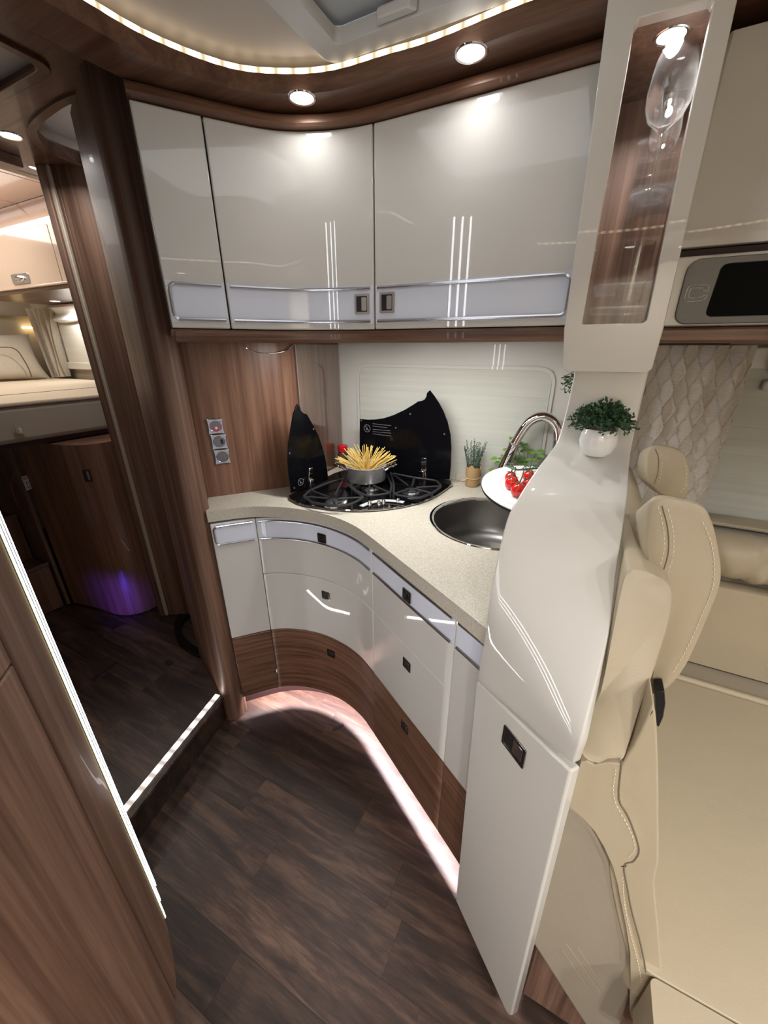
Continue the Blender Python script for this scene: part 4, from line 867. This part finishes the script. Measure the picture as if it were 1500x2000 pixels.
# basil behind the tap
bp_ = (-.150, 1.418)
BS = thing('basil_plant', 'bright green basil with large leaves behind the tap', 'plant', (*bp_, .925))
q = MB(); q.lathe([(.0001, .926), (.024, .926), (.030, .975), (.028, .975), (.0001, .965)], (*bp_, 0), n=24); obj('pot', q, 'white_plastic', BS)
def bigleaf(q, c, d_, up, l, w):
    d_ = d_.normalized(); s_ = d_.cross(up).normalized(); nn_ = s_.cross(d_); P = []
    rows_ = [(0, .12), (.2, .75), (.45, 1), (.7, .8), (.9, .35), (1, .02)]
    for t, k in rows_:
        cc = c + d_ * l * t + nn_ * (-.25 * l * t * t); P.append([cc - s_ * w * k + nn_ * w * .25 * k, cc, cc + s_ * w * k + nn_ * w * .25 * k])
    q.loft(P, closed=False, cap=False)
stems = MB(); rnd = random.Random(5)
for (px, py, Y, l) in ((980, 905, 1.45, .03), (1005, 862, 1.40, .030), (1020, 868, 1.42, .032), (1030, 880, 1.41, .03), (985, 888, 1.40, .035), (972, 896, 1.38, .03), (1008, 898, 1.37, .032), (1048, 882, 1.40, .028), (1052, 890, 1.39, .026), (1040, 898, 1.38, .026), (965, 920, 1.40, .028), (995, 880, 1.43, .03), (1015, 905, 1.42, .034)):
    Y = max(Y, 1.442) - (.02 if l < .027 else 0); c = Vector(aty(px, py, Y)); root = Vector((*bp_, .968)); mid = root.lerp(c, .6) + Vector((0, 0, .015)); stems.tube(cr([root, mid, c], 4), .0011, n=5)
    a = rnd.uniform(0, 2 * pi)
    for s_ in (0, pi * .8):
        q = MB(); bigleaf(q, c, Vector((cos(a + s_), sin(a + s_) * .6 - .25, rnd.uniform(.0, .35))), Vector((0, -.4, 1)), l * rnd.uniform(.8, 1.1), l * .36)
        lf = obj('leaf', q, 'leaf_bright', BS)
obj('stem', stems, 'leaf_bright', BS)
# sprig peeping out behind the column
q = MB(); rnd = random.Random(12)
for (px, py) in ((1099, 738), (1101, 752), (1098, 762), (1105, 745), (1108, 765)):
    tip = Vector(aty(px, py, 1.06)); st = Vector((-.02, 1.10, 1.36)); mid = st.lerp(tip, .6) + Vector((0, 0, .01)); q.tube([st, mid, tip], .0008, n=4)
    for j in range(9): leafq(q, st.lerp(tip, .5 + .5 * j / 8), rnd, (.011, .0026), (tip - st).normalized())
q.tube([(-.02, 1.10, 1.36), (-.01, 1.10, 1.43)], .001, n=4)
fo = tag(obj('hanging_sprig', q, 'leaf_dark', smooth=False), 'thin green sprig peeping out from behind the column neck', 'plant')

# ================================================================ RIGHT OF THE COLUMN
RC = thing('wall_cabinet', 'cream wall cabinet above the grey screen panel at the right edge', 'cabinet', (.5, 1.1, 1.58))
q = MB(); q.prism_t([(.0945, 1.586), (1.4, 1.586), (1.4, 1.872), (.0945, 1.872)], 0, .02, lambda x, z, y: (x, 1.0 + y, z)); obj('door', q, 'cream_gloss', RC, bevel=.004, seg=3)
q = MB(); q.box((.75, 1.15, 1.73), (1.30, .25, .28)); q.box((.75, 1.03, 1.579), (1.31, .02, .012)); obj('carcass', q, 'gap_dark', RC)
MP = thing('media_panel', 'grey metal panel with black screen and embossed emblem under the right wall cabinet', 'panel', (.5, 1.0, 1.5))
q = MB(); q.prism_t([(.0945, 1.456), (1.4, 1.456), (1.4, 1.573), (.0945, 1.573)], .004, .02, lambda x, z, y: (x, 1.0 + y, z)); obj('backing', q, 'white_plastic', MP, bevel=.003)
xl = aty(1322, 600, 1.0)[0]; TY = lambda x, z, y: (x, 1.0 - y, z)
scr = rrect(aty(1383, 600, 1.0)[0], 1.472, 1.0, 1.556, .010)
scr = [(x + (z - 1.514) * .05, z) for x, z in scr]
q = MB(); q.prism_t(rrect(xl, 1.460, 1.3, 1.567, .020), -.006, .0045, TY, holes=[scr]); obj('fascia', q, 'grey_metal_paint', MP, bevel=.002)
q = MB(); q.prism_t(rrect(aty(1383, 600, 1.0)[0] - .002, 1.470, 1.0, 1.558, .010), -.004, .001, TY); obj('screen', q, 'screen_black', MP)
def emp(px, py): p = aty(1280 + px / 6.818, 430 + py / 6.818, .9955); return (p[0], .9953, p[2])
q = MB(); q.tube([emp(x, y) for x, y in ((645, 938), (700, 938), (712, 900), (705, 872), (670, 860), (480, 868), (440, 890), (418, 930), (388, 1030), (395, 1062), (430, 1082), (610, 1072), (650, 1052), (690, 998), (640, 998), (605, 1025), (465, 1038), (438, 1020), (450, 960), (470, 915), (500, 902), (630, 900), (652, 915))], .001, n=6, closed=True); obj('emblem', q, 'aluminium', MP)
q = MB(); q.box((.75, 1.12, 1.4405), (1.31, .26, .027)); struct('trim_8', q, 'wood_horizontal', bevel=.005)
q = MB(); q.box((.75, 1.43, 1.4405), (1.31, .36, .020)); struct('trim_9', q, 'wood_ceiling')
p_ = aty(1355, 682, 1.2); q = MB(); q.prism(rrect(.02, 1.06, aty(1430, 682, 1.06)[0], 1.13, .03), 1.4235, 1.427); tag(obj('recess_cover', q, 'gap_dark'), 'dark slot cover in the underside of the right wall cabinet', 'cover')
p_ = atz(1499, 683, 1.4265); downlight(p_[0] + .01, min(p_[1], 1.35), 1.427, 'spot under the right wall cabinet at the picture edge', 1.2, r=.03)
# curtain with raised ogee pattern
cx0, cx1, cz0, cz1 = .105, aty(1478, 700, 1.50)[0], .905, 1.424
nu, nv = 150, 150; q = MB(); vs = []
for j in range(nv + 1):
    for i in range(nu + 1):
        u, v = i / nu, j / nv; x = cx0 + (cx1 - cx0) * u; z = cz0 + (cz1 - cz0) * v
        y = 1.512 + .010 * sin(u * 2 * pi * 4.2 + .7 * sin(v * 3)) + .004 * sin(u * 31 + v * 2)
        P_ = .036; w1 = x / P_ + .25 * sin(2 * pi * z / .11); w2 = x / P_ - .25 * sin(2 * pi * z / .11) + .5
        e1 = abs((w1 % 1) - .5) * 2; e2 = abs((w2 % 1) - .5) * 2; rid = math.exp(-((1 - e1) / .11) ** 2) + math.exp(-((1 - e2) / .11) ** 2)
        vs.append((x, y - .006 * rid, z))
fs = [(j * (nu + 1) + i, j * (nu + 1) + i + 1, (j + 1) * (nu + 1) + i + 1, (j + 1) * (nu + 1) + i) for j in range(nv) for i in range(nu)]
q.add(vs, fs); cu = obj('curtain', q, 'curtain_fabric', ang=80, fixn=False); tag(cu, 'taupe curtain with raised diamond wave pattern beside the right window', 'curtain')
# right window with blind
q = MB(); q.prism_t([(.12, .80), (2.0, .80), (2.0, 1.42), (.12, 1.42)], 0, .02, lambda x, z, y: (x, 1.60 + y, z), holes=[rrect(.18, .835, 1.9, 1.36, .04)]); w2 = struct('window_2', q, 'white_plastic', bevel=.005)
q = MB()
for i in range(6): q.box((1.04, 1.612, .83 + .0895 * (i + .5)), (1.74, .004, .0893))
obj('pleated_blind', q, 'blind', w2, bevel=.0003)
q = MB(); q.box((1.2, 1.575, 1.375), (1.5, .06, .05)); obj('blind_cassette', q, 'white_plastic', w2, bevel=.012, seg=3)
q = MB(); q.box((1.2, 1.59, 1.315), (1.5, .03, .03)); obj('blind_rail', q, 'hatch_frame', w2, bevel=.006)

# ---- bench seat
SX = lambda Y: (lambda x, z, y: (x, Y + y, z))
def px_poly(pts, Y): return [(max(p[0], .094 if Y > .55 else .084), p[2]) for p in (aty(x, y, Y) for x, y in pts)]
BN = thing('bench_seat', 'beige leather double bench seat with stitched backrest beside the column', 'seat', (.5, .85, 0))
def slab(name, poly, Y0_, Y1_, mat='leather', bev=.012, seg=4, smoothk=3, label=None):
    P2 = cr(poly, smoothk, closed=True) if smoothk > 1 else poly
    q = MB(); q.prism_t(P2, 0, Y1_ - Y0_, SX(Y0_)); return obj(name, q, mat, BN, bevel=bev, seg=seg, ang=60, label=label)
shp = [(1276, 1122), (1300, 1136), (1315, 1156), (1313, 1200), (1300, 1250), (1270, 1340), (1249, 1398), (1230, 1457), (1215, 1487), (1170, 1490)]
def shY(z): return .60 + (min(max(z, .86), 1.14) - 1.14) / .28 * .13          # the aisle side of the shell leans inwards towards the top
sh = []
for x_, y_ in shp:
    Yk = .53
    for _ in range(8): p = aty(x_, y_, Yk); Yk = shY(p[2])
    sh.append((max(p[0], .089), p[2]))
sh += [(.080, sh[-1][1] + .004), (.080, .92), (.0885, .96), (.0885, 1.06), (.090, sh[0][1] - .012), (.100, sh[0][1] + .001)]
P2 = cr(sh, 4, closed=True); q = MB(); rg = []
for dy, k, ins in ((0, 1, .90), (.004, 1, .97), (.012, 1, 1), (.10, .99, 1), (.35, .96, 1), (.60, .93, 1), (.76, .90, 1)):
    xm = .113; rg.append([(max(xm + (x - xm) * ins, .079 if dy < .05 else .094), min(shY(z) + dy, 1.34), .84 + (z - .84) * (k if z > .84 else 1)) for x, z in P2])
q.loft(rg, True, True); shell = obj('backrest_shell', q, 'leather', BN, ang=60)
def stitches(par, path, Y0s, step=.008, ln=.0045):
    q = MB(); L = [0]
    for a, b_ in zip(path, path[1:]): L.append(L[-1] + hypot(b_[0] - a[0], b_[1] - a[1]))
    s_ = .004
    while s_ < L[-1] - ln:
        a, b_ = at(path, s_)[0], at(path, s_ + ln)[0]; Y = shY(a[1]) + .0035 if Y0s is None else Y0s; q.tube([(a[0], Y, a[1]), ((a[0] + b_[0]) / 2, Y - .0006, (a[1] + b_[1]) / 2), (b_[0], Y, b_[1])], .0006, n=4); s_ += step
    o = obj('stitching', q, 'stitch', par, smooth=False); o['kind'] = 'stuff'; return o
stp = []
for x_, y_ in ((1305, 1165), (1300, 1210), (1289, 1258), (1262, 1337), (1240, 1400), (1222, 1455)):
    Yk = .53
    for _ in range(8): p = aty(x_, y_, Yk); Yk = shY(p[2])
    stp.append((p[0], p[2]))
stitches(shell, cr(stp, 4), None)
# upper back cushion with headrest
def cushion_loft(name, poly, Y0_, dY, drop, shrink):
    P2 = cr(poly, 4, closed=True); cxm = sum(p[0] for p in P2) / len(P2); zb_ = min(p[1] for p in P2); rings = []
    for t, ins in ((0, .90), (.012, .965), (.045, 1.0), (.25, 1.0), (.5, 1.0), (.75, .99), (.93, .95), (1, .85)):
        k = ins * (1 - shrink * t); cz_ = (max(p[1] for p in P2) + zb_) / 2
        rings.append([(cxm + (x - cxm) * k, Y0_ + dY * t, cz_ + (z - cz_) * k - drop * t) for x, z in P2])
    q = MB(); q.loft(rings, True, True); return obj(name, q, 'leather', BN, ang=60)
hr = px_poly([(1268, 978), (1290, 962), (1330, 967), (1374, 979), (1394, 1010), (1406, 1060), (1412, 1110), (1406, 1150), (1382, 1210), (1346, 1290), (1315, 1335), (1290, 1352), (1270, 1350), (1285, 1250), (1300, 1165), (1280, 1130), (1264, 1090), (1262, 1030)], .64)
HR = cushion_loft('headrest', hr, .635, .28, .13, .12)
def near_face(poly, pts, k=.90):
    P2 = cr(poly, 4, closed=True); cxm = sum(p[0] for p in P2) / len(P2); cz_ = (max(p[1] for p in P2) + min(p[1] for p in P2)) / 2
    return [(cxm + (x - cxm) * k, cz_ + (z - cz_) * k) for x, z in pts]
q = MB(); sp_ = near_face(hr, cr(px_poly([(1290, 962), (1302, 1010), (1304, 1060), (1294, 1100), (1282, 1126)], .64), 4)); q.tube([(x, .6345, z) for x, z in sp_], .0008, n=6); obj('seam', q, 'seam_dark', HR)
stitches(HR, [(x + .006, z) for x, z in sp_], .6345); stitches(HR, [(x - .006, z + .002) for x, z in sp_], .6345)
stitches(HR, near_face(hr, cr(px_poly([(1376, 990), (1396, 1040), (1403, 1090), (1399, 1140), (1376, 1198), (1345, 1267), (1312, 1324)], .64), 4)), .6345)
hf_ = px_poly([(1262, 895), (1274, 870), (1310, 871), (1334, 882), (1345, 902), (1349, 935), (1344, 962), (1330, 975), (1300, 972), (1275, 952), (1262, 935)], 1.08)
HF = cushion_loft('headrest', hf_, 1.08, .2, .05, .1)
sp_ = near_face(hf_, cr(px_poly([(1277, 872), (1284, 893), (1282, 925), (1274, 948)], 1.08), 4)); q = MB(); q.tube([(x, 1.0797, z) for x, z in sp_], .0009, n=6); obj('seam', q, 'seam_dark', HF)
stitches(HF, near_face(hf_, cr(px_poly([(1336, 888), (1345, 925), (1340, 955), (1326, 970)], 1.08), 4)), 1.0796, step=.009)
stitches(HF, [(x + .007, z) for x, z in sp_], 1.0796, step=.009)
# lower back
fc = px_poly([(1214, 1490), (1236, 1455), (1262, 1400), (1276, 1372), (1283, 1430), (1286, 1540), (1286, 1600), (1286, 1680), (1278, 1720), (1283, 1780), (1289, 1850), (1287, 1920), (1240, 1985), (1235, 1907), (1205, 1783), (1190, 1692), (1200, 1640), (1190, 1563)], .485)
FCu = slab('back_cushion', fc, .482, 1.27, bev=.014, smoothk=2)
bo_ = px_poly([(1095, 1470), (1160, 1492), (1213, 1490), (1207, 1560), (1240, 1620), (1249, 1662), (1238, 1688), (1217, 1698), (1226, 1783), (1256, 1900), (1262, 1950), (1252, 1992), (1232, 1985), (1230, 1950), (1230, 1860), (1212, 1760), (1196, 1690), (1160, 1620), (1120, 1580), (1090, 1555)], .474)
q = MB(); sm_ = cr(px_poly([(1214, 1488), (1209, 1563), (1228, 1600), (1248, 1659), (1238, 1684), (1219, 1694), (1226, 1740), (1234, 1783), (1252, 1850), (1262, 1907), (1261, 1955), (1247, 1992)], .470), 4); q.tube([(x, .4722, z) for x, z in sm_], .0014, n=6); obj('seam', q, 'seam_dark', BN)
BO = slab('side_bolster', bo_, .472, .52, bev=.010, smoothk=2)
stitches(BO, cr(px_poly([(1203, 1500), (1199, 1560), (1230, 1622), (1240, 1660), (1222, 1680)], .470), 4), .4715); stitches(BO, cr(px_poly([(1216, 1712), (1222, 1783), (1250, 1900), (1254, 1950)], .470), 4), .4715)
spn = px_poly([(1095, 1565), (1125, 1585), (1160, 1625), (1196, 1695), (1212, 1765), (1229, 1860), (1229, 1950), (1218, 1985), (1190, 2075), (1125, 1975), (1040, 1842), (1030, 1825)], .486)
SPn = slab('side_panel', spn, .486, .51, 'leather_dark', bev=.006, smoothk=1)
q = MB()
for a, b_ in (((1105, 1842), (1172, 1935)), ((1128, 1850), (1165, 1905)), ((1098, 1855), (1150, 1930))): 
    A_, B_ = aty(*a, .4845), aty(*b_, .4845); q.tube([A_, B_], .0007, n=5)
obj('embossing', q, 'leather', SPn)
q = MB(); q.prism_t([(.105, .02), (1.3, .02), (1.3, .33), (.105, .40)], 0, .8, SX(.505)); obj('seat_base', q, 'wood_vertical', BN, bevel=.004)
q = MB(); q.prism(rrect(.235, .47, 1.35, 1.245, .03), .36, .452); obj('seat_cushion', q, 'leather', BN, bevel=.014, seg=4)
q = MB(); q.prism(rrect(.262, .372, 1.35, .468, .012), .33, .450); obj('front_bolster', q, 'leather', BN, bevel=.016, seg=4)
q = MB(); q.tube([(.27, 1.258, .452), (1.35, 1.258, .452)], .011, n=12); obj('piping_roll', q, 'leather', BN)
q = MB(); q.box((.80, 1.31, .432), (1.1, .11, .02)); obj('seat_ledge', q, 'leather_dark', BN)
bk_ = px_poly([(1280, 1352), (1298, 1350), (1300, 1375), (1296, 1400), (1287, 1420), (1283, 1419)], .60)
q = MB(); q.prism_t(bk_, 0, .03, SX(.60)); tag(obj('belt_buckle', q, 'black_satin', bevel=.003), 'black belt buckle hanging beside the backrest', 'buckle')
q = MB(); p_ = atz(1318, 1322, .46); q.tube([(p_[0] + .010 * cos(t), 1.335 , .465 + .012 * sin(t)) for t in [2 * pi * i / 12 for i in range(12)]], .002, n=6, closed=True); obj('anchor_loop', q, 'aluminium', BN)
# wall-side cushion
WC = thing('side_cushion', 'beige leather side wall pad with a gathered roll under the right window', 'cushion', (.8, 1.45, .44))
q = MB(); q.prism_t([(.30, .445), (1.9, .445), (1.9, .745), (.30, .745)], 0, .06, SX(1.36)); obj('pad', q, 'leather', WC, bevel=.02, seg=4)
q = MB(); nu, nv = 150, 20; vs = []; rnd = random.Random(2)
fol = [(rnd.uniform(.3, 1.8), rnd.uniform(-1, 1), rnd.uniform(.006, .014)) for _ in range(60)]
for i in range(nu + 1):
    x = .30 + 1.6 * i / nu; rg = []
    for j in range(nv):
        t = 2 * pi * j / nv; r = .075
        f_ = sum(a * math.exp(-((x - c + k * .05 * sin(t)) / .012) ** 2) for c, k, a in fol) * (.5 + .5 * cos(t - pi))
        rg.append((x, 1.405 + (r * .95 - f_) * cos(t), .835 + (r - f_ * .6) * sin(t)))
    vs.append(rg)
q.loft(vs, True, True); obj('roll', q, 'leather', WC, ang=80)
q = MB(); q.box((1.05, 1.545, .895), (1.75, .09, .012)); obj('ledge', q, 'leather', WC, bevel=.004)

# ================================================================ BEDROOM
def PX(px, py, X): return atx(px, py, X)
BC = thing('bed_cabinet', 'curved walnut cabinet with push latch in the hall', 'cabinet', (-2.0, 1.0, .125))
bpth = cr([(-2.31, .80), (-2.20, .822), (-2.10, .835), (-2.0, .845), (-1.93, .875), (-1.885, .935), (-1.875, 1.0)], 6)
q = MB(); q.prism(bpth + [(-1.90, 1.45), (-2.31, 1.45)], .135, 1.030); obj('front_panel', q, 'wood_panel_red', BC, ang=60)
handle(BC, bpth, 171, 929, w=.030, h=.055, mat='gap_dark')
q = MB(); q.prism(offset(bpth, .012) + [(-1.91, 1.45), (-2.31, 1.45)], .125, .137); obj('plinth', q, 'gap_dark', BC)
# stair niche
ST = thing('bed_steps', 'dark walnut steps in a rounded niche leading up to the bed', 'stairs', (-2.6, .5, .125))
q = MB(); q.box((-2.46, .42, .255), (.24, .70, .26)); obj('step', q, 'wood_panel_red', ST, bevel=.006)
q = MB(); q.box((-2.60, .42, .50), (.22, .70, .26)); obj('step', q, 'wood_panel_red', ST, bevel=.006)
q = MB(); q.box((-2.74, .42, .75), (.20, .70, .26)); obj('step', q, 'wood_panel_red', ST, bevel=.006)
for x, z in ((-2.342, .388), (-2.492, .633), (-2.642, .883)):
    q = MB(); q.box((x, .42, z), (.012, .70, .014)); obj('step_edge', q, 'piping', ST, bevel=.002)
q = MB(); q.box((-2.42, .785, .58), (.20, .016, .90)); obj('side_panel', q, 'wood_vertical', ST, bevel=.004)
pq = [PX(*p, -2.30) for p in ((41, 931), (57, 928), (66, 952), (52, 959))]
q = MB(); q.add([tuple(Vector(p)) for p in pq] + [(p[0] - .001, p[1], p[2]) for p in pq], [(0, 1, 2, 3), (7, 6, 5, 4), (0, 4, 5, 1), (1, 5, 6, 2), (2, 6, 7, 3), (3, 7, 4, 0)]); lb = obj('instruction_sticker', q, 'paper_white', ST)
q = MB()
a, b_, c, d_ = [Vector(p) + Vector((.0006, 0, 0)) for p in pq]
def qt(u0, v0, u1, v1):
    f = lambda u, v: a.lerp(b_, u).lerp(d_.lerp(c, u), v); return [f(u0, v0), f(u1, v0), f(u1, v1), f(u0, v1)]
for u0, v0, u1, v1 in ((.1, .06, .85, .09), (.1, .14, .9, .17), (.1, .22, .7, .25), (.30, .42, .40, .62), (.55, .40, .9, .43), (.55, .48, .85, .51), (.25, .80, .5, .86), (.55, .72, .9, .75), (.55, .80, .85, .83), (.55, .88, .9, .91)): q.add(qt(u0, v0, u1, v1), [(0, 1, 2, 3)])
obj('sticker_print', q, 'black_satin', lb, smooth=False)
q = MB(); q.tube(cr([PX(20, 903, -2.28), PX(30, 915, -2.28), PX(22, 945, -2.28), PX(30, 975, -2.28), PX(37, 993, -2.28)], 4), .002, n=6); obj('cord', q, 'piping', ST)
# mattress
MT = thing('mattress', 'thick beige mattress with dark piping on the bed', 'mattress', (-2.8, 1.0, 1.04))
mp2 = cr([(-2.07, -.1), (-2.06, .5), (-2.05, .85), (-2.04, 1.05), (-2.045, 1.18), (-2.10, 1.30), (-2.25, 1.45), (-2.6, 1.58)], 5) + [(-3.55, 1.58), (-3.55, -.1)]
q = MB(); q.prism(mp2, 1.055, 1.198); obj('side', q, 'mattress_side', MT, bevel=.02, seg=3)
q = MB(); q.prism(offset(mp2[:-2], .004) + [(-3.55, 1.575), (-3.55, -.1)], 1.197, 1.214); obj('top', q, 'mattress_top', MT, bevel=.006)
q = MB(); q.tube([(p[0], p[1], 1.200) for p in mp2[:-2]], .004, n=6); obj('piping', q, 'piping', MT)
q = MB(); q.tube([(-2.42, -.1, 1.2145), (-2.40, .8, 1.2145), (-2.46, 1.57, 1.2145)], .0015, n=5); obj('seam', q, 'piping', MT)
q = MB(); q.prism(offset(mp2[:-2], .02) + [(-3.55, 1.575), (-3.55, -.1)], 1.036, 1.054); tag(obj('bed_board', q, 'gap_dark'), 'dark board carrying the mattress above the walnut base', 'board')
pq = [PX(*p, -2.035) for p in ((27, 829), (47, 832), (55, 850), (32, 846))]
q = MB(); q.add(pq + [(p[0] - .003, p[1], p[2]) for p in pq], [(0, 1, 2, 3), (7, 6, 5, 4), (0, 4, 5, 1), (1, 5, 6, 2), (2, 6, 7, 3), (3, 7, 4, 0)]); tg = tag(obj('pull_tab', q, 'mattress_side', smooth=False), 'small grey tab with a white arrow under the mattress edge', 'tab')
q = MB(); a, b_, c, d_ = [Vector(p) + Vector((.0012, 0, 0)) for p in pq]
for P_ in ([(.45, .2), (.25, .5), (.65, .5)], [(.38, .5), (.52, .5), (.52, .85), (.38, .85)]): q.add([a.lerp(b_, u).lerp(d_.lerp(c, u), v) for u, v in P_], [tuple(range(len(P_)))])
obj('arrow_print', q, 'paper_white', tg, smooth=False)
# pillow
PLW = thing('pillow', 'beige pillow with dark curved piping leaning at the head of the bed', 'pillow', (-3.45, 1.2, 1.215))
def pillow_mesh(x, y0, y1, z0, z1, th, lean):
    q = MB(); n_ = 22; A_, B_ = [], []
    for j in range(n_ + 1):
        for i in range(n_ + 1):
            u, v = i / n_ * 2 - 1, j / n_ * 2 - 1; pin = 1 - .07 * (1 - abs(u)) * 0 - .10 * (1 - u * u) * abs(v) ** 3; pu = 1 - .10 * (1 - v * v) * abs(u) ** 3
            y = (y0 + y1) / 2 + u * pu * (y1 - y0) / 2; z = (z0 + z1) / 2 + v * pin * (z1 - z0) / 2; t = th * ((1 - u ** 4) * (1 - v ** 4)) ** .6
            xx = x - lean * (z - z0); A_.append((xx + t, y, z)); B_.append((xx - t, y, z))
    N_ = n_ + 1; f = [(j * N_ + i, j * N_ + i + 1, (j + 1) * N_ + i + 1, (j + 1) * N_ + i) for j in range(n_) for i in range(n_)]
    q.add(A_, f); q.add(B_, [tuple(reversed(k)) for k in f]); return q
q = pillow_mesh(-3.38, .95, 1.50, 1.212, 1.50, .06, .35); obj('cushion', q, 'cushion_fabric_light', PLW)
pth = [PX(x, y, -3.318) for x, y in ((0, 678), (22, 679), (35, 686), (46, 702), (55, 718), (62, 736))]
q = MB(); q.tube(cr(pth, 5), .0035, n=6); obj('piping', q, 'piping', PLW)
# bedroom curtain, blind, window
q = MB(); vs = []; nu, nv = 60, 24; P_ = [(aty(x, y, 1.555)) for x, y in ((58, 603), (98, 603), (132, 735), (110, 737))]
tl, tr, br, bl_ = [Vector(p) for p in P_]
for j in range(nv + 1):
    for i in range(nu + 1):
        u, v = i / nu, j / nv; c = tl.lerp(tr, u).lerp(bl_.lerp(br, u), v); vs.append((c.x, c.y - .025 * sin(u * 2 * pi * 4 + 1.2 * sin(v * 3)) - .006 * sin(u * 40), c.z))
q.add(vs, [(j * (nu + 1) + i, j * (nu + 1) + i + 1, (j + 1) * (nu + 1) + i + 1, (j + 1) * (nu + 1) + i) for j in range(nv) for i in range(nu)])
tag(obj('curtain', q, 'bed_curtain', ang=80, fixn=False), 'gathered beige curtain beside the bedroom window', 'curtain')
a, b_ = aty(112, 640, 1.60), aty(125, 712, 1.60)
q = MB(); q.box((-2.75, 1.605, 1.455), (1.1, .02, .34)); w3 = struct('window_3', q, 'white_plastic', bevel=.006)
q = MB(); q.box((-2.75, 1.590, 1.47), (1.02, .01, .30)); obj('pleated_blind', q, 'blind_bed', w3)
q = MB(); q.box((-2.75, 1.588, 1.30), (1.06, .02, .045)); obj('blind_rail', q, 'blind_bed', w3, bevel=.004)
q = MB(); vs = []
for j in range(13):
    for i in range(41):
        u, v = i / 40, j / 12; vs.append((-3.30 + 1.1 * u, 1.575 - .012 * sin(v * 2 * pi * 1.5) - .004 * sin(u * 9), 1.672 - .095 * v - .012 * sin(u * pi * 3) * v))
q.add(vs, [(j * 41 + i, j * 41 + i + 1, (j + 1) * 41 + i + 1, (j + 1) * 41 + i) for j in range(12) for i in range(40)]); tag(obj('window_valance', q, 'voile', fixn=False), 'white gathered valance above the bedroom window', 'valance')
# overhead cabinets in the bedroom
OB = thing('bedroom_overhead_cabinet', 'pale glossy overhead cabinet with chrome latch above the bed', 'cabinet', (-2.7, 1.35, 1.69))
xs_ = [-3.3, aty(100, 470, 1.2)[0], -1.95]
for a, b_ in zip(xs_, xs_[1:]):
    q = MB(); q.prism_t([(a + .0015, 1.702), (b_ - .0015, 1.702), (b_ - .0015, 1.93), (a + .0015, 1.93)], 0, .018, SX(1.2)); obj('door', q, 'bed_lacquer', OB, bevel=.002)
q = MB(); q.box((-2.6, 1.20, 1.699), (1.36, .014, .010)); obj('edge_rail', q, 'bed_lacquer', OB, bevel=.003)
q = MB(); q.prism([(-3.3, 1.205), (-1.92, 1.205), (-1.92, 1.61), (-3.3, 1.61)], 1.676, 1.696); obj('underside', q, 'wood_ceiling', OB, bevel=.003)
h_ = aty(41, 545, 1.2); q = MB(); q.prism_t(rrect(h_[0] - .085, h_[2] - .022, h_[0] + .085, h_[2] + .024, .012), 0, .004, lambda x, z, y: (x, 1.2 - y, z)); hd = obj('latch_plate', q, 'aluminium', OB, bevel=.002)
q = MB(); q.ball((h_[0], 1.192, h_[2]), .03, 16, 8, sc=(1.6, .3, .5)); obj('latch_grip', q, 'chrome', hd)
p_ = atz(107, 588, 1.676); downlight(p_[0], min(p_[1], 1.5), 1.6755, 'small spot under the bedroom overhead cabinet', 1.2, r=.03)
q = MB(); q.box((-2.6, 1.225, 1.955), (1.4, .02, .014)); LS = tag(obj('bedroom_light_strip', q, 'led_white'), 'bright pinkish light strip on top of the bedroom overhead cabinet', 'light')
q = MB(); q.prism_t([(1.24, 1.94), (1.60, 1.94), (1.60, 2.08), (1.30, 2.08)], -3.3, -1.92, lambda y, z, x: (x, y, z)); struct('trim_10', q, 'bed_lacquer')
q = MB()
for k in range(4):
    q.box((-2.1 - .42 * k, .5, 2.083), (.41, 1.6, .006))
struct('ceiling_panels', q, 'bed_lacquer', bevel=.002).name = 'ceiling_lining'
# headboard strip light
q = MB(); a = PX(60, 640, -3.60); q.box((-3.60, a[1], a[2]), (.03, .09, .012)); tag(obj('headboard_light', q, 'led_warm'), 'small warm light line on the bedroom wall behind the curtain', 'light')
q = MB(); q.box((-3.605, .7, 1.62), (.02, 1.8, .012)); struct('trim_11', q, 'mattress_side')
